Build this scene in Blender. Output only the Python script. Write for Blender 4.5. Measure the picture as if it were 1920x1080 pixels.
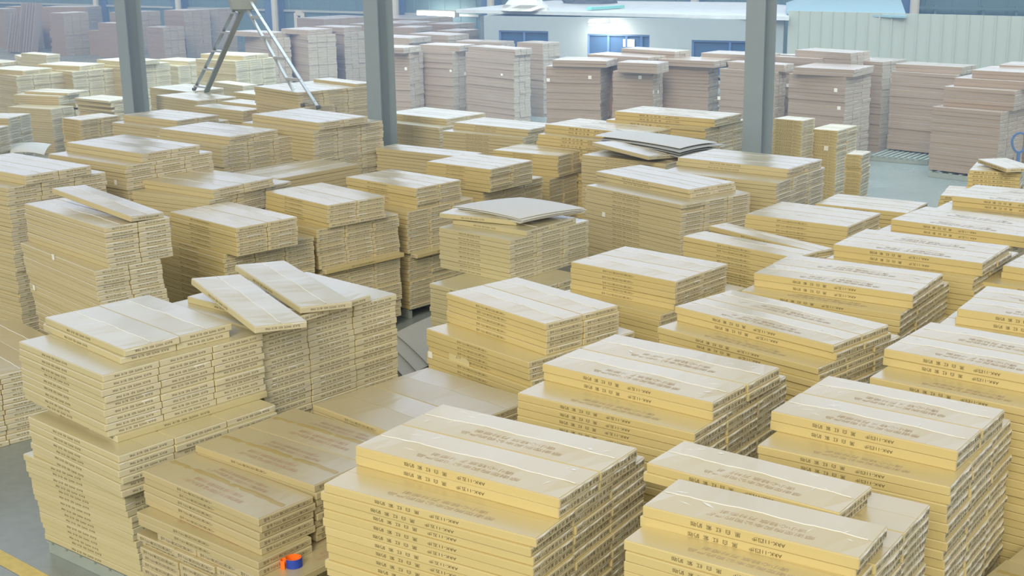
import bpy, math, random
from math import pi, sin, cos, radians
from mathutils import Vector, Matrix
from mathutils.bvhtree import BVHTree
import numpy as np

sc = bpy.context.scene
for o in list(bpy.data.objects): bpy.data.objects.remove(o, do_unlink=True)
C = sc.collection
random.seed(4)

# ------------------------------------------------------------------ settings
CAMSIGN = 1
EXPO = 0.0
WORLD_EL = [(0.0, (1.6, 1.6, 1.6)), (.10, (2.2, 2.2, 2.2)), (.22, (2.2, 2.2, 2.2)), (.36, (.8, .8, .8)), (1.0, (.5, .5, .55))]
WORLD_TINT = [(0.0, (.58, .55, .46)), (.45, (.64, .67, .70)), (.7, (.95, 1.1, 1.33)), (1.0, (1.32, 1.58, 2.15))]
WORLD_STR = .46
SUN_E = 1.45; SUN_C = (1, .94, .76); SUN_R = (radians(54), 0, radians(-12))
KCOL = {'kraft': ((.57, .46, .205), (.62, .51, .245)), 'pale': ((.52, .455, .255), (.57, .505, .30)), 'sand': ((.53, .45, .25), (.59, .51, .30)), 'dull': ((.46, .385, .20), (.51, .425, .24)), 'brown': ((.37, .285, .22), (.41, .315, .245))}
SIDE_COAT = .25; END_MIX = .33; RIDGE = .014; N_BROWN = 300
DESC = {'X1': 'low brown pile in the bottom right corner', 'S1': 'first long stack along the diagonal rising from the strap', 'S4': 'second long stack along the diagonal rising from the strap', 'S5': 'third long stack along the diagonal rising from the strap', 'S6': 'fourth long stack along the diagonal rising from the strap', 'S7': 'fifth long stack along the diagonal rising from the strap', 'S8': 'sixth long stack along the diagonal rising from the strap', 'S9': 'seventh long stack along the diagonal rising from the strap', 'S2': 'first stack up along the right edge diagonal', 'S3': 'second stack up along the right edge diagonal', 'S13': 'third stack up along the right edge diagonal', 'S12': 'fourth stack up along the right edge diagonal', 'S11': 'fifth stack up along the right edge diagonal', 'F1': 'tall pale stack beside the yellow floor line', 'F2': 'pale stack carrying two slanted cartons', 'F3n': 'low stack holding the orange strap', 'F3': 'raised rows behind the strap stack', 'F4': 'wide flat stack behind the strap stack rows', 'F0': 'low stack at the left edge', 'T1': 'centre stack with the handwritten paper note', 'T2': 'taped stack just beyond the noted one', 'T3': 'skewed top row right of centre', 'T3b': 'most skewed row right of centre', 'T4': 'taped stack behind the two skewed rows', 'T5': 'taped stack before the open floor', 'B1': 'tall stack topped by white cardboard sheets', 'B2': 'stack just behind the white-sheeted one', 'B4': 'stack under the bent grey sheets', 'R1': 'pale-ended stack at the third steel column', 'R2': 'narrow stack touching the third column', 'R2b': 'stickered narrow stack beyond the third column', 'R2c': 'shortest narrow stack near the empty pallet', 'R3': 'small stack with a skewed top', 'R3b': 'small stack before the skewed-top one', 'M1': 'leaning stack under one slanted carton', 'M0': 'kraft stack cut by the left edge, mid-height', 'M2': 'kraft stack behind the slanted-top one', 'M3': 'low kraft stack right of the slanted top', 'M7': 'crosswise long cartons behind the taped stacks', 'M10': "plain stack at the middle column's foot", 'M15': 'kraft stack just below the first column', 'M16': 'kraft stack midway between first and middle columns', 'M17': 'kraft stack against the middle column', 'M18': 'single pile below the ladder, nearer one', 'M18b': 'single pile below the ladder, farther one', 'M19': "stack under the ladder's dark rail", 'M20': "stack behind the ladder's dark rail", 'M21': "small pile behind the ladder's lowest step", 'M22': "wide stack under the ladder's right frame", 'M22t': 'carton crowning the wide ladder stack', 'M23': 'flat stack between the ladder legs', 'M24': "stack under the ladder's right feet", 'N1': 'yellowish stack left of the first column', 'N2': 'collapsed pile beside the first column', 'N3': 'double narrow stack before the collapsed pile', 'N4': 'small stack near the bent pale sheet', 'N5': 'small stack cut by the left edge, farther', 'M4': 'first taped stack right of the leaning one', 'M5': 'second taped stack right of the leaning one', 'M6': 'third taped stack right of the leaning one', 'M8': 'fourth taped stack right of the leaning one', 'M9': 'fifth taped stack right of the leaning one', 'M12': 'first kraft stack right of the middle column', 'M11': 'second kraft stack right of the middle column', 'M13': 'third kraft stack right of the middle column', 'M14': 'fourth kraft stack right of the middle column', 'P0a': 'first low pile behind the film-wrapped left row', 'P0b': 'second low pile behind the film-wrapped left row', 'P0c': 'third low pile behind the film-wrapped left row', 'P1': 'first film-wrapped stack in the far left row', 'P2': 'second film-wrapped stack in the far left row', 'P3': 'third film-wrapped stack in the far left row', 'P4': 'fourth film-wrapped stack in the far left row', 'P9': 'fifth film-wrapped stack in the far left row', 'P5': 'sixth film-wrapped stack in the far left row', 'P6': 'first tall greyish stack behind the ladder', 'P7': 'second tall greyish stack behind the ladder', 'P8': 'third tall greyish stack behind the ladder', 'P10': 'fourth tall greyish stack behind the ladder', 'RB1': 'first stack of the brown row past the middle column', 'RB2': 'second stack of the brown row past the middle column', 'RB3': 'third stack of the brown row past the middle column', 'RB4': 'fourth stack of the brown row past the middle column', 'RB5': 'fifth stack of the brown row past the middle column', 'RB6': 'sixth stack of the brown row past the middle column', 'RB7': 'seventh stack of the brown row past the middle column', 'RB8': 'eighth stack of the brown row past the middle column', 'RB9': 'ninth stack of the brown row past the middle column', 'RB10': 'stepped brown stack nearest the blue handle', 'RC1': 'first stack behind the front brown row', 'RC2': 'second stack behind the front brown row', 'RC3': 'third stack behind the front brown row', 'RC7': 'fourth stack behind the front brown row', 'RC4': 'fifth stack behind the front brown row', 'RC5': 'sixth stack behind the front brown row', 'RC6': 'seventh stack behind the front brown row', 'RD1': 'first brown stack left of the cabin wall', 'RD3': 'second brown stack left of the cabin wall', 'RD2': 'third brown stack left of the cabin wall', 'RD4': 'fourth brown stack left of the cabin wall', 'RD5': 'fifth brown stack left of the cabin wall', 'U1': 'first far stack before the blue wall', 'U5': 'second far stack before the blue wall', 'U2': 'third far stack before the blue wall', 'U3': 'fourth far stack before the blue wall', 'U4': 'fifth far stack before the blue wall', 'Q8': 'first lavender stack along the far left', 'Q9': 'second lavender stack along the far left', 'Q1': 'third lavender stack along the far left', 'Q10': 'fourth lavender stack along the far left', 'Q3': 'fifth lavender stack along the far left', 'Q3b': 'sixth lavender stack along the far left', 'Q4b': 'seventh lavender stack along the far left', 'Q4': 'eighth lavender stack along the far left', 'Q11': 'ninth lavender stack along the far left', 'Q5': 'tenth lavender stack along the far left', 'Q5b': 'eleventh lavender stack along the far left', 'Q6': 'twelfth lavender stack along the far left', 'Q7': 'thirteenth lavender stack along the far left'}
SINGLE_LABEL = {'F2a': 'pale carton slanting down, nearer of two on the pale stack', 'F2b': 'pale carton slanting down, farther of two on the pale stack', 'M1a': 'single slanted kraft carton lying askew on the leaning stack', 'B1a': 'pale carton under the white cardboard sheets on the tall stack', 'B4a': 'tilted kraft carton sticking out from under the bent grey sheets', 'R3a': 'skewed short carton on top of the small right-edge stack'}
COLS = [(-7.25, 25.6), (-2.12, 21.9), (3.68, 19.4)]
COLDIM = (.30, .36, -37)
LAD_Z = 1.82; PAL_EMPTY = (7.75, 28.0, -37, 1.25, 1.6); STRAP_Z = .7775
HAZE = .011
HAZE_C = (.42, .62, 1.0)
FAR_FILL_E = 5200; FAR_FILL_C = (.62, .84, 1.0)
FAR_FILLS = [(5, 30, 24, 9, 1900), (-9, 37, 24, 9, 1900), (-18, 58, 30, 10, 700), (6, 45, 18, 8, 300)]
NEAR_FILLS = [(-5, -6, 9.0, 16, 5, 1500, 62), (2, 6, 9.5, 14, 5, 150, 20)]
M_FAINT = None
# ------------------------------------------------------------------ camera, exposure
F_PX = 2459.3; CAM_Z = 4.6696
cam = bpy.data.cameras.new('camera'); cam.sensor_width = 36.0; cam.lens = F_PX / 1920 * 36.0
cam.clip_start = .1; cam.clip_end = 500
cam_ob = bpy.data.objects.new('camera', cam); C.objects.link(cam_ob)
cam_ob.location = (0, 0, CAM_Z)
PITCH = radians(14.77); ROLL = radians(-.89)
cam_ob.rotation_euler = (Matrix.Rotation(pi/2 - PITCH, 3, 'X') @ Matrix.Rotation(ROLL*CAMSIGN, 3, 'Z')).to_euler()
sc.camera = cam_ob
sc.view_settings.view_transform = 'Standard'; sc.view_settings.look = 'None'
sc.view_settings.gamma = 1.0; sc.view_settings.use_curve_mapping = False
sc.view_settings.exposure = EXPO
sc.cycles.max_bounces = 5; sc.cycles.diffuse_bounces = 3; sc.cycles.glossy_bounces = 3
sc.cycles.sample_clamp_indirect = 4; sc.cycles.sample_clamp_direct = 12
sc.cycles.use_denoising = True

# ------------------------------------------------------------------ node helper
class NT:
    def __init__(s, name, world=False):
        if world:
            s.m = bpy.data.worlds.new(name)
        else:
            s.m = bpy.data.materials.new(name)
        s.m.use_nodes = True
        s.t = s.m.node_tree; s.t.nodes.clear()
    def n(s, ty, ins=None, **kw):
        nd = s.t.nodes.new(ty)
        for k, v in kw.items(): setattr(nd, k, v)
        for k, v in (ins or {}).items():
            sock = nd.inputs[k]
            if isinstance(v, bpy.types.NodeSocket): s.t.links.new(v, sock)
            else: sock.default_value = v
        return nd
    def math(s, op, a, b=0.0, c=0.0, clamp=False):
        nd = s.n('ShaderNodeMath', {0: a, 1: b, 2: c}, operation=op); nd.use_clamp = clamp
        return nd.outputs[0]
    def mix(s, f, a, b, blend='MIX'):
        nd = s.n('ShaderNodeMix', data_type='RGBA', blend_type=blend)
        for k, v in ((0, f), (6, a), (7, b)):
            if isinstance(v, bpy.types.NodeSocket): s.t.links.new(v, nd.inputs[k])
            else: nd.inputs[k].default_value = v
        return nd.outputs[2]
    def ramp(s, fac, stops, interp='LINEAR'):
        nd = s.n('ShaderNodeValToRGB', {0: fac}); nd.color_ramp.interpolation = interp
        e = nd.color_ramp.elements
        while len(e) < len(stops): e.new(.5)
        for i, (p, c) in enumerate(stops):
            e[i].position = p; e[i].color = c if len(c) == 4 else (*c, 1)
        return nd.outputs[0]
    def out(s, sh, kind='ShaderNodeOutputMaterial'):
        s.n(kind, {'Surface': sh})

# ------------------------------------------------------------------ daylight: the open bright end of the hall is behind the stacks
w = NT('hall_daylight', world=True)
tc = w.n('ShaderNodeTexCoord')
sep = w.n('ShaderNodeSeparateXYZ', {0: tc.outputs['Generated']})
X, Y, Z = sep.outputs
el = w.ramp(w.math('MULTIPLY', w.math('ARCSINE', Z), 2/pi), WORLD_EL)
back = w.math('MULTIPLY_ADD', Y, .5, .5, clamp=True)
tint = w.ramp(back, WORLD_TINT)
col = w.mix(1.0, el, tint, 'MULTIPLY')
bg = w.n('ShaderNodeBackground', {'Color': col, 'Strength': WORLD_STR})
w.out(bg.outputs[0], 'ShaderNodeOutputWorld')
sc.world = w.m

sun = bpy.data.lights.new('front_fill_sun', 'SUN'); sun.energy = SUN_E; sun.angle = radians(22); sun.color = SUN_C  # added fill from behind the camera to light the carton fronts
so = bpy.data.objects.new('front_fill_sun', sun); C.objects.link(so)
so.rotation_euler = SUN_R

# unseen area lamps added above the far bays to whiten the carton tops
for k, (x, y, sx, sy, pw) in enumerate(FAR_FILLS):
    al = bpy.data.lights.new('far_top_fill', 'AREA'); al.shape = 'RECTANGLE'; al.size = sx; al.size_y = sy; al.energy = pw; al.color = FAR_FILL_C; al.spread = radians(130)
    ao = bpy.data.objects.new('far_top_fill', al); C.objects.link(ao); ao.location = (x, y, 9.0); ao.rotation_euler = (0, 0, radians(-38))

# unseen warm area lamps added behind the camera and overhead to light near stacks
for (x, y, z, sx, sy, pw, tilt) in NEAR_FILLS:
    al = bpy.data.lights.new('near_warm_fill', 'AREA'); al.shape = 'RECTANGLE'; al.size = sx; al.size_y = sy; al.energy = pw; al.color = (1, .93, .74)
    ao = bpy.data.objects.new('near_warm_fill', al); C.objects.link(ao); ao.location = (x, y, z); ao.rotation_euler = (radians(tilt), 0, radians(-8))
BLOCKS = [
('S1', 'five', -0.97, 7.475, -34.64, 1.718, 1.467, 0.443, 2, 2, 0.062, 0, 0),
('S1', 'five', -1.143, 7.209, -32.69, 1.594, 1.467, 0.443, 3, 29, 0.055, 0, 0),
('S4', 'five', 0.207, 8.984, -39.05, 1.732, 1.404, 0.462, 2, 2, 0.062, 0, 0),
('S4', 'five', 0.017, 8.714, -36.68, 1.608, 1.404, 0.462, 3, 29, 0.0555, 0, 0),
('S5', 'five', 1.385, 10.704, -47.53, 1.661, 1.58, 0.389, 2, 2, 0.062, 0, 0),
('S5', 'five', 1.217, 10.523, -46.84, 1.537, 1.58, 0.389, 3, 28, 0.0549, 0, 0),
('S6', 'five', 2.227, 11.682, -35.32, 1.695, 1.478, 0.433, 2, 2, 0.062, 0, 0),
('S6', 'five', 2.081, 11.522, -35.77, 1.571, 1.478, 0.433, 3, 29, 0.0542, 0, 0),
('S7', 'five', 3.219, 12.76, -36.96, 1.702, 1.474, 0.437, 2, 2, 0.062, 0, 0),
('S7', 'five', 3.13, 12.692, -38.37, 1.578, 1.474, 0.437, 3, 29, 0.0544, 0, 0),
('S8', 'five', 4.218, 14.299, -41.28, 1.623, 1.48, 0.456, 2, 2, 0.062, 0, 0),
('S8', 'five', 3.963, 14.19, -41.28, 1.499, 1.48, 0.456, 3, 27, 0.0555, 0, 0),
('S9', 'five', 5.199, 15.187, -36.56, 1.702, 1.454, 0.442, 2, 2, 0.062, 0, 0),
('S9', 'five', 4.954, 15.058, -36.56, 1.578, 1.454, 0.442, 3, 29, 0.0544, 0, 0),
('S3', 'four', 1.66, 7.987, -37.23, 1.714, 1.211, 0.439, 2, 2, 0.066, 0, 0),
('S3', 'four', 1.528, 7.735, -35.43, 1.582, 1.211, 0.439, 3, 27, 0.0586, 0, 0),
('S2', 'four', 0.678, 6.577, -33.63, 1.706, 1.205, 0.439, 1, 2, 0.066, 0, 0),
('S2', 'four', 0.757, 7.18, -37.5, 1.706, 1.205, 0.439, 1, 2, 0.058, 0, 0),
('S2', 'four', 0.575, 6.387, -35.14, 1.59, 1.205, 0.439, 3, 27, 0.0589, 0, 0),
('S13', 'four', 2.71, 9.18, -39.67, 1.748, 1.255, 0.435, 2, 2, 0.066, 0, 0),
('S13', 'four', 2.544, 8.928, -39.67, 1.616, 1.255, 0.435, 3, 28, 0.0577, 0, 0),
('S12', 'four', 3.597, 10.228, -35.57, 1.743, 1.273, 0.427, 2, 2, 0.066, 0, 0),
('S12', 'four', 3.354, 10.095, -35.57, 1.611, 1.273, 0.427, 3, 28, 0.0575, 0, 0),
('S11', 'five', 4.686, 12.139, -39.92, 1.613, 1.371, 0.434, 2, 2, 0.062, 0, 0),
('S11', 'five', 4.434, 12.025, -39.92, 1.489, 1.371, 0.434, 3, 27, 0.0552, 0, 0),
('F1', 'bw', -3.72, 10.007, -45.96, 1.851, 1.264, 0.463, 2, 2, 0.056, 0, 0),
('F1', 'bw', -3.831, 9.718, -44.1, 1.739, 1.264, 0.463, 3, 9, 0.052, 0, 0),
('F1', 'bw', -2.86, 8.875, 45.9, 1.271, 1.32, 0.421, 3, 1, 0.052, 0, 0),
('F1', 'bw', -3.714, 9.449, -42.36, 1.219, 1.264, 0.463, 3, 6, 0.052, 0, 0),
('F1', 'bw', -3.787, 9.479, -38.24, 0.907, 1.264, 0.463, 3, 15, 0.0518, 0.04, 0.13),
('F2', 'bw', -2.765, 10.726, -39.89, 1.81, 1.24, 0.484, 2, 1, 0.056, 0, 0),
('F2', 'bw', -2.902, 10.712, -42.99, 1.754, 1.24, 0.484, 3, 14, 0.052, 0, 0),
('F2', 'bw', -2.902, 10.712, -42.99, 1.026, 1.24, 0.484, 3, 20, 0.0513, 0, 0),
('F3n', 'tw', -2.605, 8.551, -40.97, 1.139, 1.281, 0.467, 1, 5, 0.052, 0, 0),
('F3n', 'tw', -2.634, 8.439, -39.35, 0.879, 1.281, 0.467, 1, 2, 0.052, 0, 0),
('F3n', 'tw', -1.489, 7.501, 50.65, 0.775, 1.401, 0.427, 3, 1, 0.052, 0, 0),
('F3n', 'tw', -1.644, 7.627, 50.65, 0.723, 1.401, 0.427, 3, 14, 0.0516, 0, 0),
('F3', 'tw', -2.302, 8.858, -38.34, 1.199, 1.234, 0.485, 2, 8, 0.052, 0, 0),
('F4', 'tw', -1.559, 9.579, -43.88, 1.237, 1.213, 0.608, 2, 24, 0.0516, 0, 0),
('F0', 'kr', -6.498, 13.085, -48.34, 0.722, 1.852, 0.444, 3, 14, 0.0516, 0, 0),
('T1', 'tg', -0.587, 11.222, -50.12, 1.674, 1.335, 0.415, 2, 5, 0.054, 0, 0),
('T1', 'tg', -0.757, 11.042, -48.33, 1.404, 1.335, 0.415, 3, 26, 0.054, 0, 0),
('T2', 'tg', 0.569, 12.385, -42.13, 1.654, 1.234, 0.439, 2, 5, 0.054, 0, 0),
('T2', 'tg', 0.473, 12.291, -46.18, 1.384, 1.234, 0.439, 3, 26, 0.0532, 0, 0),
('T3', 'tg', 1.823, 13.64, -47.51, 1.614, 1.439, 0.362, 1, 6, 0.054, 0, 0),
('T3', 'tg', 1.823, 13.64, -47.51, 1.29, 1.439, 0.362, 1, 24, 0.0538, 0, 0),
('T4', 'tg', 2.626, 14.462, -38.41, 1.672, 1.224, 0.448, 2, 5, 0.054, 0, 0),
('T4', 'tg', 2.626, 14.462, -38.41, 1.402, 1.224, 0.448, 2, 26, 0.0539, 0, 0),
('T5', 'tg', 3.789, 16.09, -35.25, 1.458, 1.172, 0.383, 2, 4, 0.054, 0, 0),
('T5', 'tg', 3.789, 16.09, -35.25, 1.242, 1.172, 0.383, 2, 23, 0.054, 0, 0),
('B1', 'bw', -0.669, 14.649, -39.86, 1.625, 1.084, 0.45, 2, 1, 0.056, 0, 0),
('B1', 'bw', -0.817, 14.488, -42.83, 1.569, 1.084, 0.45, 3, 9, 0.052, 0, 0),
('B1', 'bw', -0.897, 13.787, -42.83, 1.101, 1.084, 0.45, 3, 21, 0.0524, 0, 0),
('B2', 'kr', 1.106, 16.784, -53.31, 1.788, 1.724, 0.393, 2, 2, 0.055, 0, 0),
('B2', 'kr', 0.947, 16.409, -53.13, 1.678, 1.724, 0.393, 3, 5, 0.052, 0, 0),
('B2', 'kr', 0.947, 16.409, -53.13, 1.418, 1.724, 0.393, 3, 27, 0.0525, 0, 0),
('B4', 'kr', 1.04, 18.974, -40.0, 1.66, 1.45, 0.444, 2, 32, 0.0519, 0, 0),
('R1', 'kr', 2.23, 17.4, -39.73, 1.853, 1.648, 0.467, 2, 2, 0.055, 0, 0),
('R1', 'kr', 1.974, 16.986, -37.7, 1.743, 1.648, 0.467, 3, 34, 0.0513, 0, 0),
('R2', 'sm', 4.578, 22.737, -42.22, 1.643, 0.558, 0.448, 1, 29, 0.0522, 0, 0),
('R2b', 'sm', 5.253, 22.8, -39.02, 1.443, 0.492, 0.408, 2, 25, 0.0525, 0, 0),
('R2c', 'sm', 5.171, 20.057, -32.43, 1.434, 0.255, 0.439, 1, 25, 0.0522, 0, 0),
('R3', 'sm', 6.071, 17.173, -27.03, 1.657, 0.654, 0.387, 2, 32, 0.0518, 0, 0),
('R3b', 'sm', 5.555, 16.728, -26.89, 1.413, 0.65, 0.382, 2, 27, 0.0523, 0, 0),
('M1', 'kr', -5.273, 13.984, -46.64, 2.011, 1.843, 0.362, 2, 8, 0.052, 0, 0),
('M1', 'kr', -5.335, 13.935, -48.54, 1.595, 1.843, 0.362, 2, 31, 0.0515, 0.15, 0.05),
('M0', 'kr', -6.959, 16.106, -39.68, 2.147, 1.767, 0.438, 2, 2, 0.055, 0, 0),
('M0', 'kr', -7.123, 15.934, -39.61, 2.037, 1.767, 0.438, 3, 39, 0.0522, 0, 0),
('M2', 'kr', -5.97, 17.57, -40.07, 2.155, 1.727, 0.454, 2, 2, 0.055, 0, 0),
('M2', 'kr', -6.134, 17.303, -39.15, 2.045, 1.727, 0.454, 3, 39, 0.0524, 0, 0),
('M3', 'kr', -4.637, 16.393, -37.21, 1.835, 1.325, 0.493, 2, 2, 0.055, 0, 0),
('M3', 'kr', -4.751, 16.208, -31.91, 1.725, 1.325, 0.493, 3, 33, 0.0523, 0, 0),
('M4', 'tg', -3.966, 14.951, -45.61, 1.708, 1.389, 0.407, 2, 6, 0.054, 0, 0),
('M4', 'tg', -4.146, 15.1, -45.9, 1.384, 1.389, 0.407, 3, 26, 0.0532, 0, 0),
('M5', 'tg', -3.055, 16.133, -48.2, 1.713, 1.355, 0.421, 2, 5, 0.054, 0, 0),
('M5', 'tg', -3.241, 16.01, -45.02, 1.443, 1.355, 0.421, 3, 9, 0.054, 0, 0),
('M5', 'tg', -2.191, 15.03, 44.98, 0.957, 1.214, 0.452, 3, 1, 0.054, 0, 0),
('M5', 'tg', -3.241, 16.01, -45.02, 0.903, 1.355, 0.421, 3, 14, 0.0552, 0, 0),
('M6', 'tg', -2.189, 17.297, -43.76, 1.677, 1.373, 0.402, 2, 5, 0.054, 0, 0),
('M6', 'tg', -2.328, 17.111, -42.28, 1.407, 1.373, 0.402, 3, 10, 0.054, 0, 0),
('M6', 'tg', -1.19, 16.143, 47.72, 0.867, 1.157, 0.458, 3, 1, 0.054, 0, 0),
('M6', 'tg', -2.328, 17.111, -42.28, 0.813, 1.373, 0.402, 3, 13, 0.0525, 0, 0),
('M7', 'kr', -2.847, 19.03, -130.8, 1.664, 1.483, 0.471, 2, 3, 0.055, 0, 0),
('M7', 'kr', -2.847, 19.03, -130.8, 1.499, 1.483, 0.471, 2, 29, 0.0517, 0, 0),
('M8', 'tg', -1.186, 18.371, -40.19, 1.693, 1.184, 0.463, 2, 6, 0.054, 0, 0),
('M8', 'tg', -1.32, 18.459, -37.76, 1.369, 1.184, 0.463, 3, 25, 0.0548, 0, 0),
('M9', 'tg', -0.261, 20.242, -35.73, 1.553, 1.211, 0.396, 2, 6, 0.054, 0, 0),
('M9', 'tg', -0.414, 20.081, -35.73, 1.229, 1.211, 0.396, 3, 23, 0.0535, 0, 0),
('M10', 'kr', -2.062, 20.07, -36.7, 1.642, 1.728, 0.466, 1, 32, 0.0513, 0, 0),
('M11', 'kr', -0.957, 22.256, -39.78, 1.726, 1.632, 0.4, 2, 2, 0.055, 0, 0),
('M11', 'kr', -1.133, 22.009, -34.58, 1.616, 1.632, 0.4, 3, 31, 0.0521, 0, 0),
('M12', 'kr', -2.31, 24.358, -41.74, 1.647, 1.588, 0.519, 2, 2, 0.055, 0, 0),
('M12', 'kr', -2.411, 24.028, -42.41, 1.537, 1.588, 0.519, 3, 30, 0.0512, 0, 0),
('M13', 'five', 0.556, 20.785, -41.25, 1.868, 1.887, 0.442, 2, 2, 0.062, 0, 0),
('M13', 'five', 0.435, 20.581, -41.25, 1.744, 1.887, 0.442, 3, 32, 0.0545, 0, 0),
('M14', 'five', 1.672, 20.937, -38.88, 2.038, 1.821, 0.414, 2, 2, 0.062, 0, 0),
('M14', 'five', 1.551, 20.871, -39.86, 1.914, 1.821, 0.414, 3, 35, 0.0547, 0, 0),
('M15', 'kr', -6.799, 23.124, -39.37, 1.838, 1.522, 0.448, 2, 2, 0.055, 0, 0),
('M15', 'kr', -6.951, 22.948, -39.37, 1.728, 1.522, 0.448, 3, 33, 0.0524, 0, 0),
('M16', 'kr', -5.278, 19.713, -39.16, 2.038, 1.632, 0.462, 2, 2, 0.055, 0, 0),
('M16', 'kr', -5.307, 19.663, -42.1, 1.928, 1.632, 0.462, 3, 37, 0.0521, 0, 0),
('M17', 'kr', -4.003, 20.395, -44.11, 2.149, 1.677, 0.47, 2, 2, 0.055, 0, 0),
('M17', 'kr', -4.138, 20.276, -41.27, 2.039, 1.677, 0.47, 3, 39, 0.0523, 0, 0),
('M18', 'kr', -5.913, 24.663, -40.66, 1.793, 1.458, 0.454, 1, 1, 0.055, 0, 0),
('M18', 'kr', -5.913, 24.663, -40.66, 1.738, 1.458, 0.454, 1, 33, 0.0527, 0, 0),
('M18b', 'kr', -5.487, 25.022, -41.71, 1.828, 1.459, 0.462, 1, 2, 0.055, 0, 0),
('M18b', 'kr', -5.487, 25.022, -41.71, 1.718, 1.459, 0.462, 1, 33, 0.0521, 0, 0),
('M19', 'kr', -7.048, 26.316, -46.19, 1.822, 1.549, 0.436, 2, 2, 0.055, 0, 0),
('M19', 'kr', -7.048, 26.316, -46.19, 1.712, 1.549, 0.436, 2, 33, 0.0519, 0, 0),
('M20', 'kr', -7.672, 28.203, -44.97, 1.791, 1.461, 0.452, 2, 34, 0.0527, 0, 0),
('M21', 'kr', -7.08, 31.684, -49.28, 1.542, 1.39, 0.389, 1, 30, 0.0514, 0, 0),
('M23', 'kr', -5.592, 26.776, -46.01, 1.814, 1.591, 0.419, 2, 2, 0.055, 0, 0),
('M23', 'kr', -5.592, 26.776, -46.01, 1.704, 1.591, 0.419, 2, 33, 0.0516, 0, 0),
('M22', 'kr', -4.658, 24.146, -51.3, 2.197, 1.567, 0.509, 3, 42, 0.0523, 0, 0),
('M22t', 'kr', -3.654, 24.737, -48.84, 2.251, 1.381, 0.354, 1, 1, 0.055, 0, 0),
('N1', 'kr', -11.876, 32.357, -26.2, 1.317, 1.417, 0.36, 2, 1, 0.055, 0, 0),
('N1', 'kr', -12.081, 32.13, -23.75, 1.262, 1.417, 0.36, 2, 4, 0.052, 0, 0),
('N1', 'kr', -11.954, 31.392, -28.3, 1.054, 1.417, 0.36, 2, 20, 0.0527, 0, 0),
('N2', 'kr', -10.144, 30.926, -37.2, 1.295, 1.316, 0.385, 2, 25, 0.0518, 0, 0),
('N3', 'sm', -8.535, 25.024, -41.56, 1.564, 0.648, 0.429, 2, 30, 0.0521, 0, 0),
('N4', 'kr', -11.408, 26.515, -13.31, 1.422, 1.45, 0.399, 2, 27, 0.0527, 0, 0),
('N5', 'kr', -11.213, 24.809, -11.91, 1.397, 1.45, 0.388, 2, 27, 0.0517, 0, 0),
('P1', 'kr', -13.729, 34.835, -34.58, 1.67, 1.543, 0.452, 2, 2, 0.055, 0, 0),
('P1', 'kr', -13.592, 34.796, -46.64, 1.56, 1.543, 0.452, 3, 30, 0.052, 0, 0),
('P2', 'kr', -12.57, 35.396, -30.64, 1.712, 1.599, 0.446, 2, 2, 0.055, 0, 0),
('P2', 'kr', -12.422, 35.348, -44.49, 1.602, 1.599, 0.446, 3, 31, 0.0517, 0, 0),
('P3', 'kr', -11.109, 35.803, -42.28, 1.78, 1.519, 0.486, 2, 2, 0.055, 0, 0),
('P3', 'kr', -11.251, 35.719, -39.96, 1.67, 1.519, 0.486, 3, 32, 0.0522, 0, 0),
('P4', 'kr', -10.429, 39.169, -36.27, 1.483, 1.471, 0.416, 2, 2, 0.055, 0, 0),
('P4', 'kr', -10.452, 39.139, -49.19, 1.373, 1.471, 0.416, 3, 26, 0.0528, 0, 0),
('P5', 'kr', -8.406, 36.303, -35.41, 1.848, 1.668, 0.458, 2, 2, 0.055, 0, 0),
('P5', 'kr', -8.506, 36.101, -39.42, 1.738, 1.668, 0.458, 3, 33, 0.0527, 0, 0),
('P9', 'kr', -8.534, 36.71, -58.69, 1.093, 1.139, 0.309, 2, 3, 0.055, 0, 0),
('P9', 'kr', -8.534, 36.71, -58.69, 0.928, 1.139, 0.309, 2, 18, 0.0516, 0, 0),
('P0a', 'kr', -16.913, 42.369, -38.65, 1.262, 1.357, 0.353, 2, 24, 0.0526, 0, 0),
('P0b', 'kr', -15.65, 42.134, -60.57, 1.456, 1.399, 0.427, 1, 28, 0.052, 0, 0),
('P0c', 'kr', -14.854, 40.493, -41.76, 1.631, 1.485, 0.458, 1, 31, 0.0526, 0, 0),
('RB2', 'br', -2.446, 36.48, -34.98, 1.999, 1.376, 0.243, 3, 2, 0.077, 0, 0),
('RB2', 'br', -2.571, 36.574, -39.37, 1.845, 1.376, 0.243, 3, 24, 0.0769, 0, 0),
('RB1', 'br', -3.642, 35.911, -33.68, 1.998, 1.036, 0.261, 3, 2, 0.077, 0, 0),
('RB1', 'br', -3.6, 35.971, -23.97, 1.844, 1.036, 0.261, 3, 24, 0.0768, 0, 0),
('RB3', 'br', -1.075, 35.569, -49.08, 2.004, 1.913, 0.196, 3, 2, 0.077, 0, 0),
('RB3', 'br', -1.147, 35.565, -48.18, 1.85, 1.913, 0.196, 3, 24, 0.0771, 0, 0),
('RB4', 'br', 1.032, 31.0, -23.8, 1.999, 1.34, 0.288, 3, 2, 0.077, 0, 0),
('RB4', 'br', 0.881, 31.115, -21.06, 1.845, 1.34, 0.288, 3, 24, 0.0769, 0, 0),
('RB5', 'br', 2.475, 30.166, -33.32, 1.997, 1.011, 0.195, 3, 3, 0.077, 0, 0),
('RB5', 'br', 2.392, 30.491, -29.48, 1.766, 1.011, 0.195, 3, 23, 0.0768, 0, 0),
('RB6', 'br', 3.479, 30.801, -36.81, 2.0, 1.463, 0.277, 3, 2, 0.077, 0, 0),
('RB6', 'br', 3.34, 31.005, -33.0, 1.846, 1.463, 0.277, 3, 24, 0.0769, 0, 0),
('RB7', 'br', 4.932, 29.836, -45.1, 2.0, 1.497, 0.13, 3, 2, 0.077, 0, 0),
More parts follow.
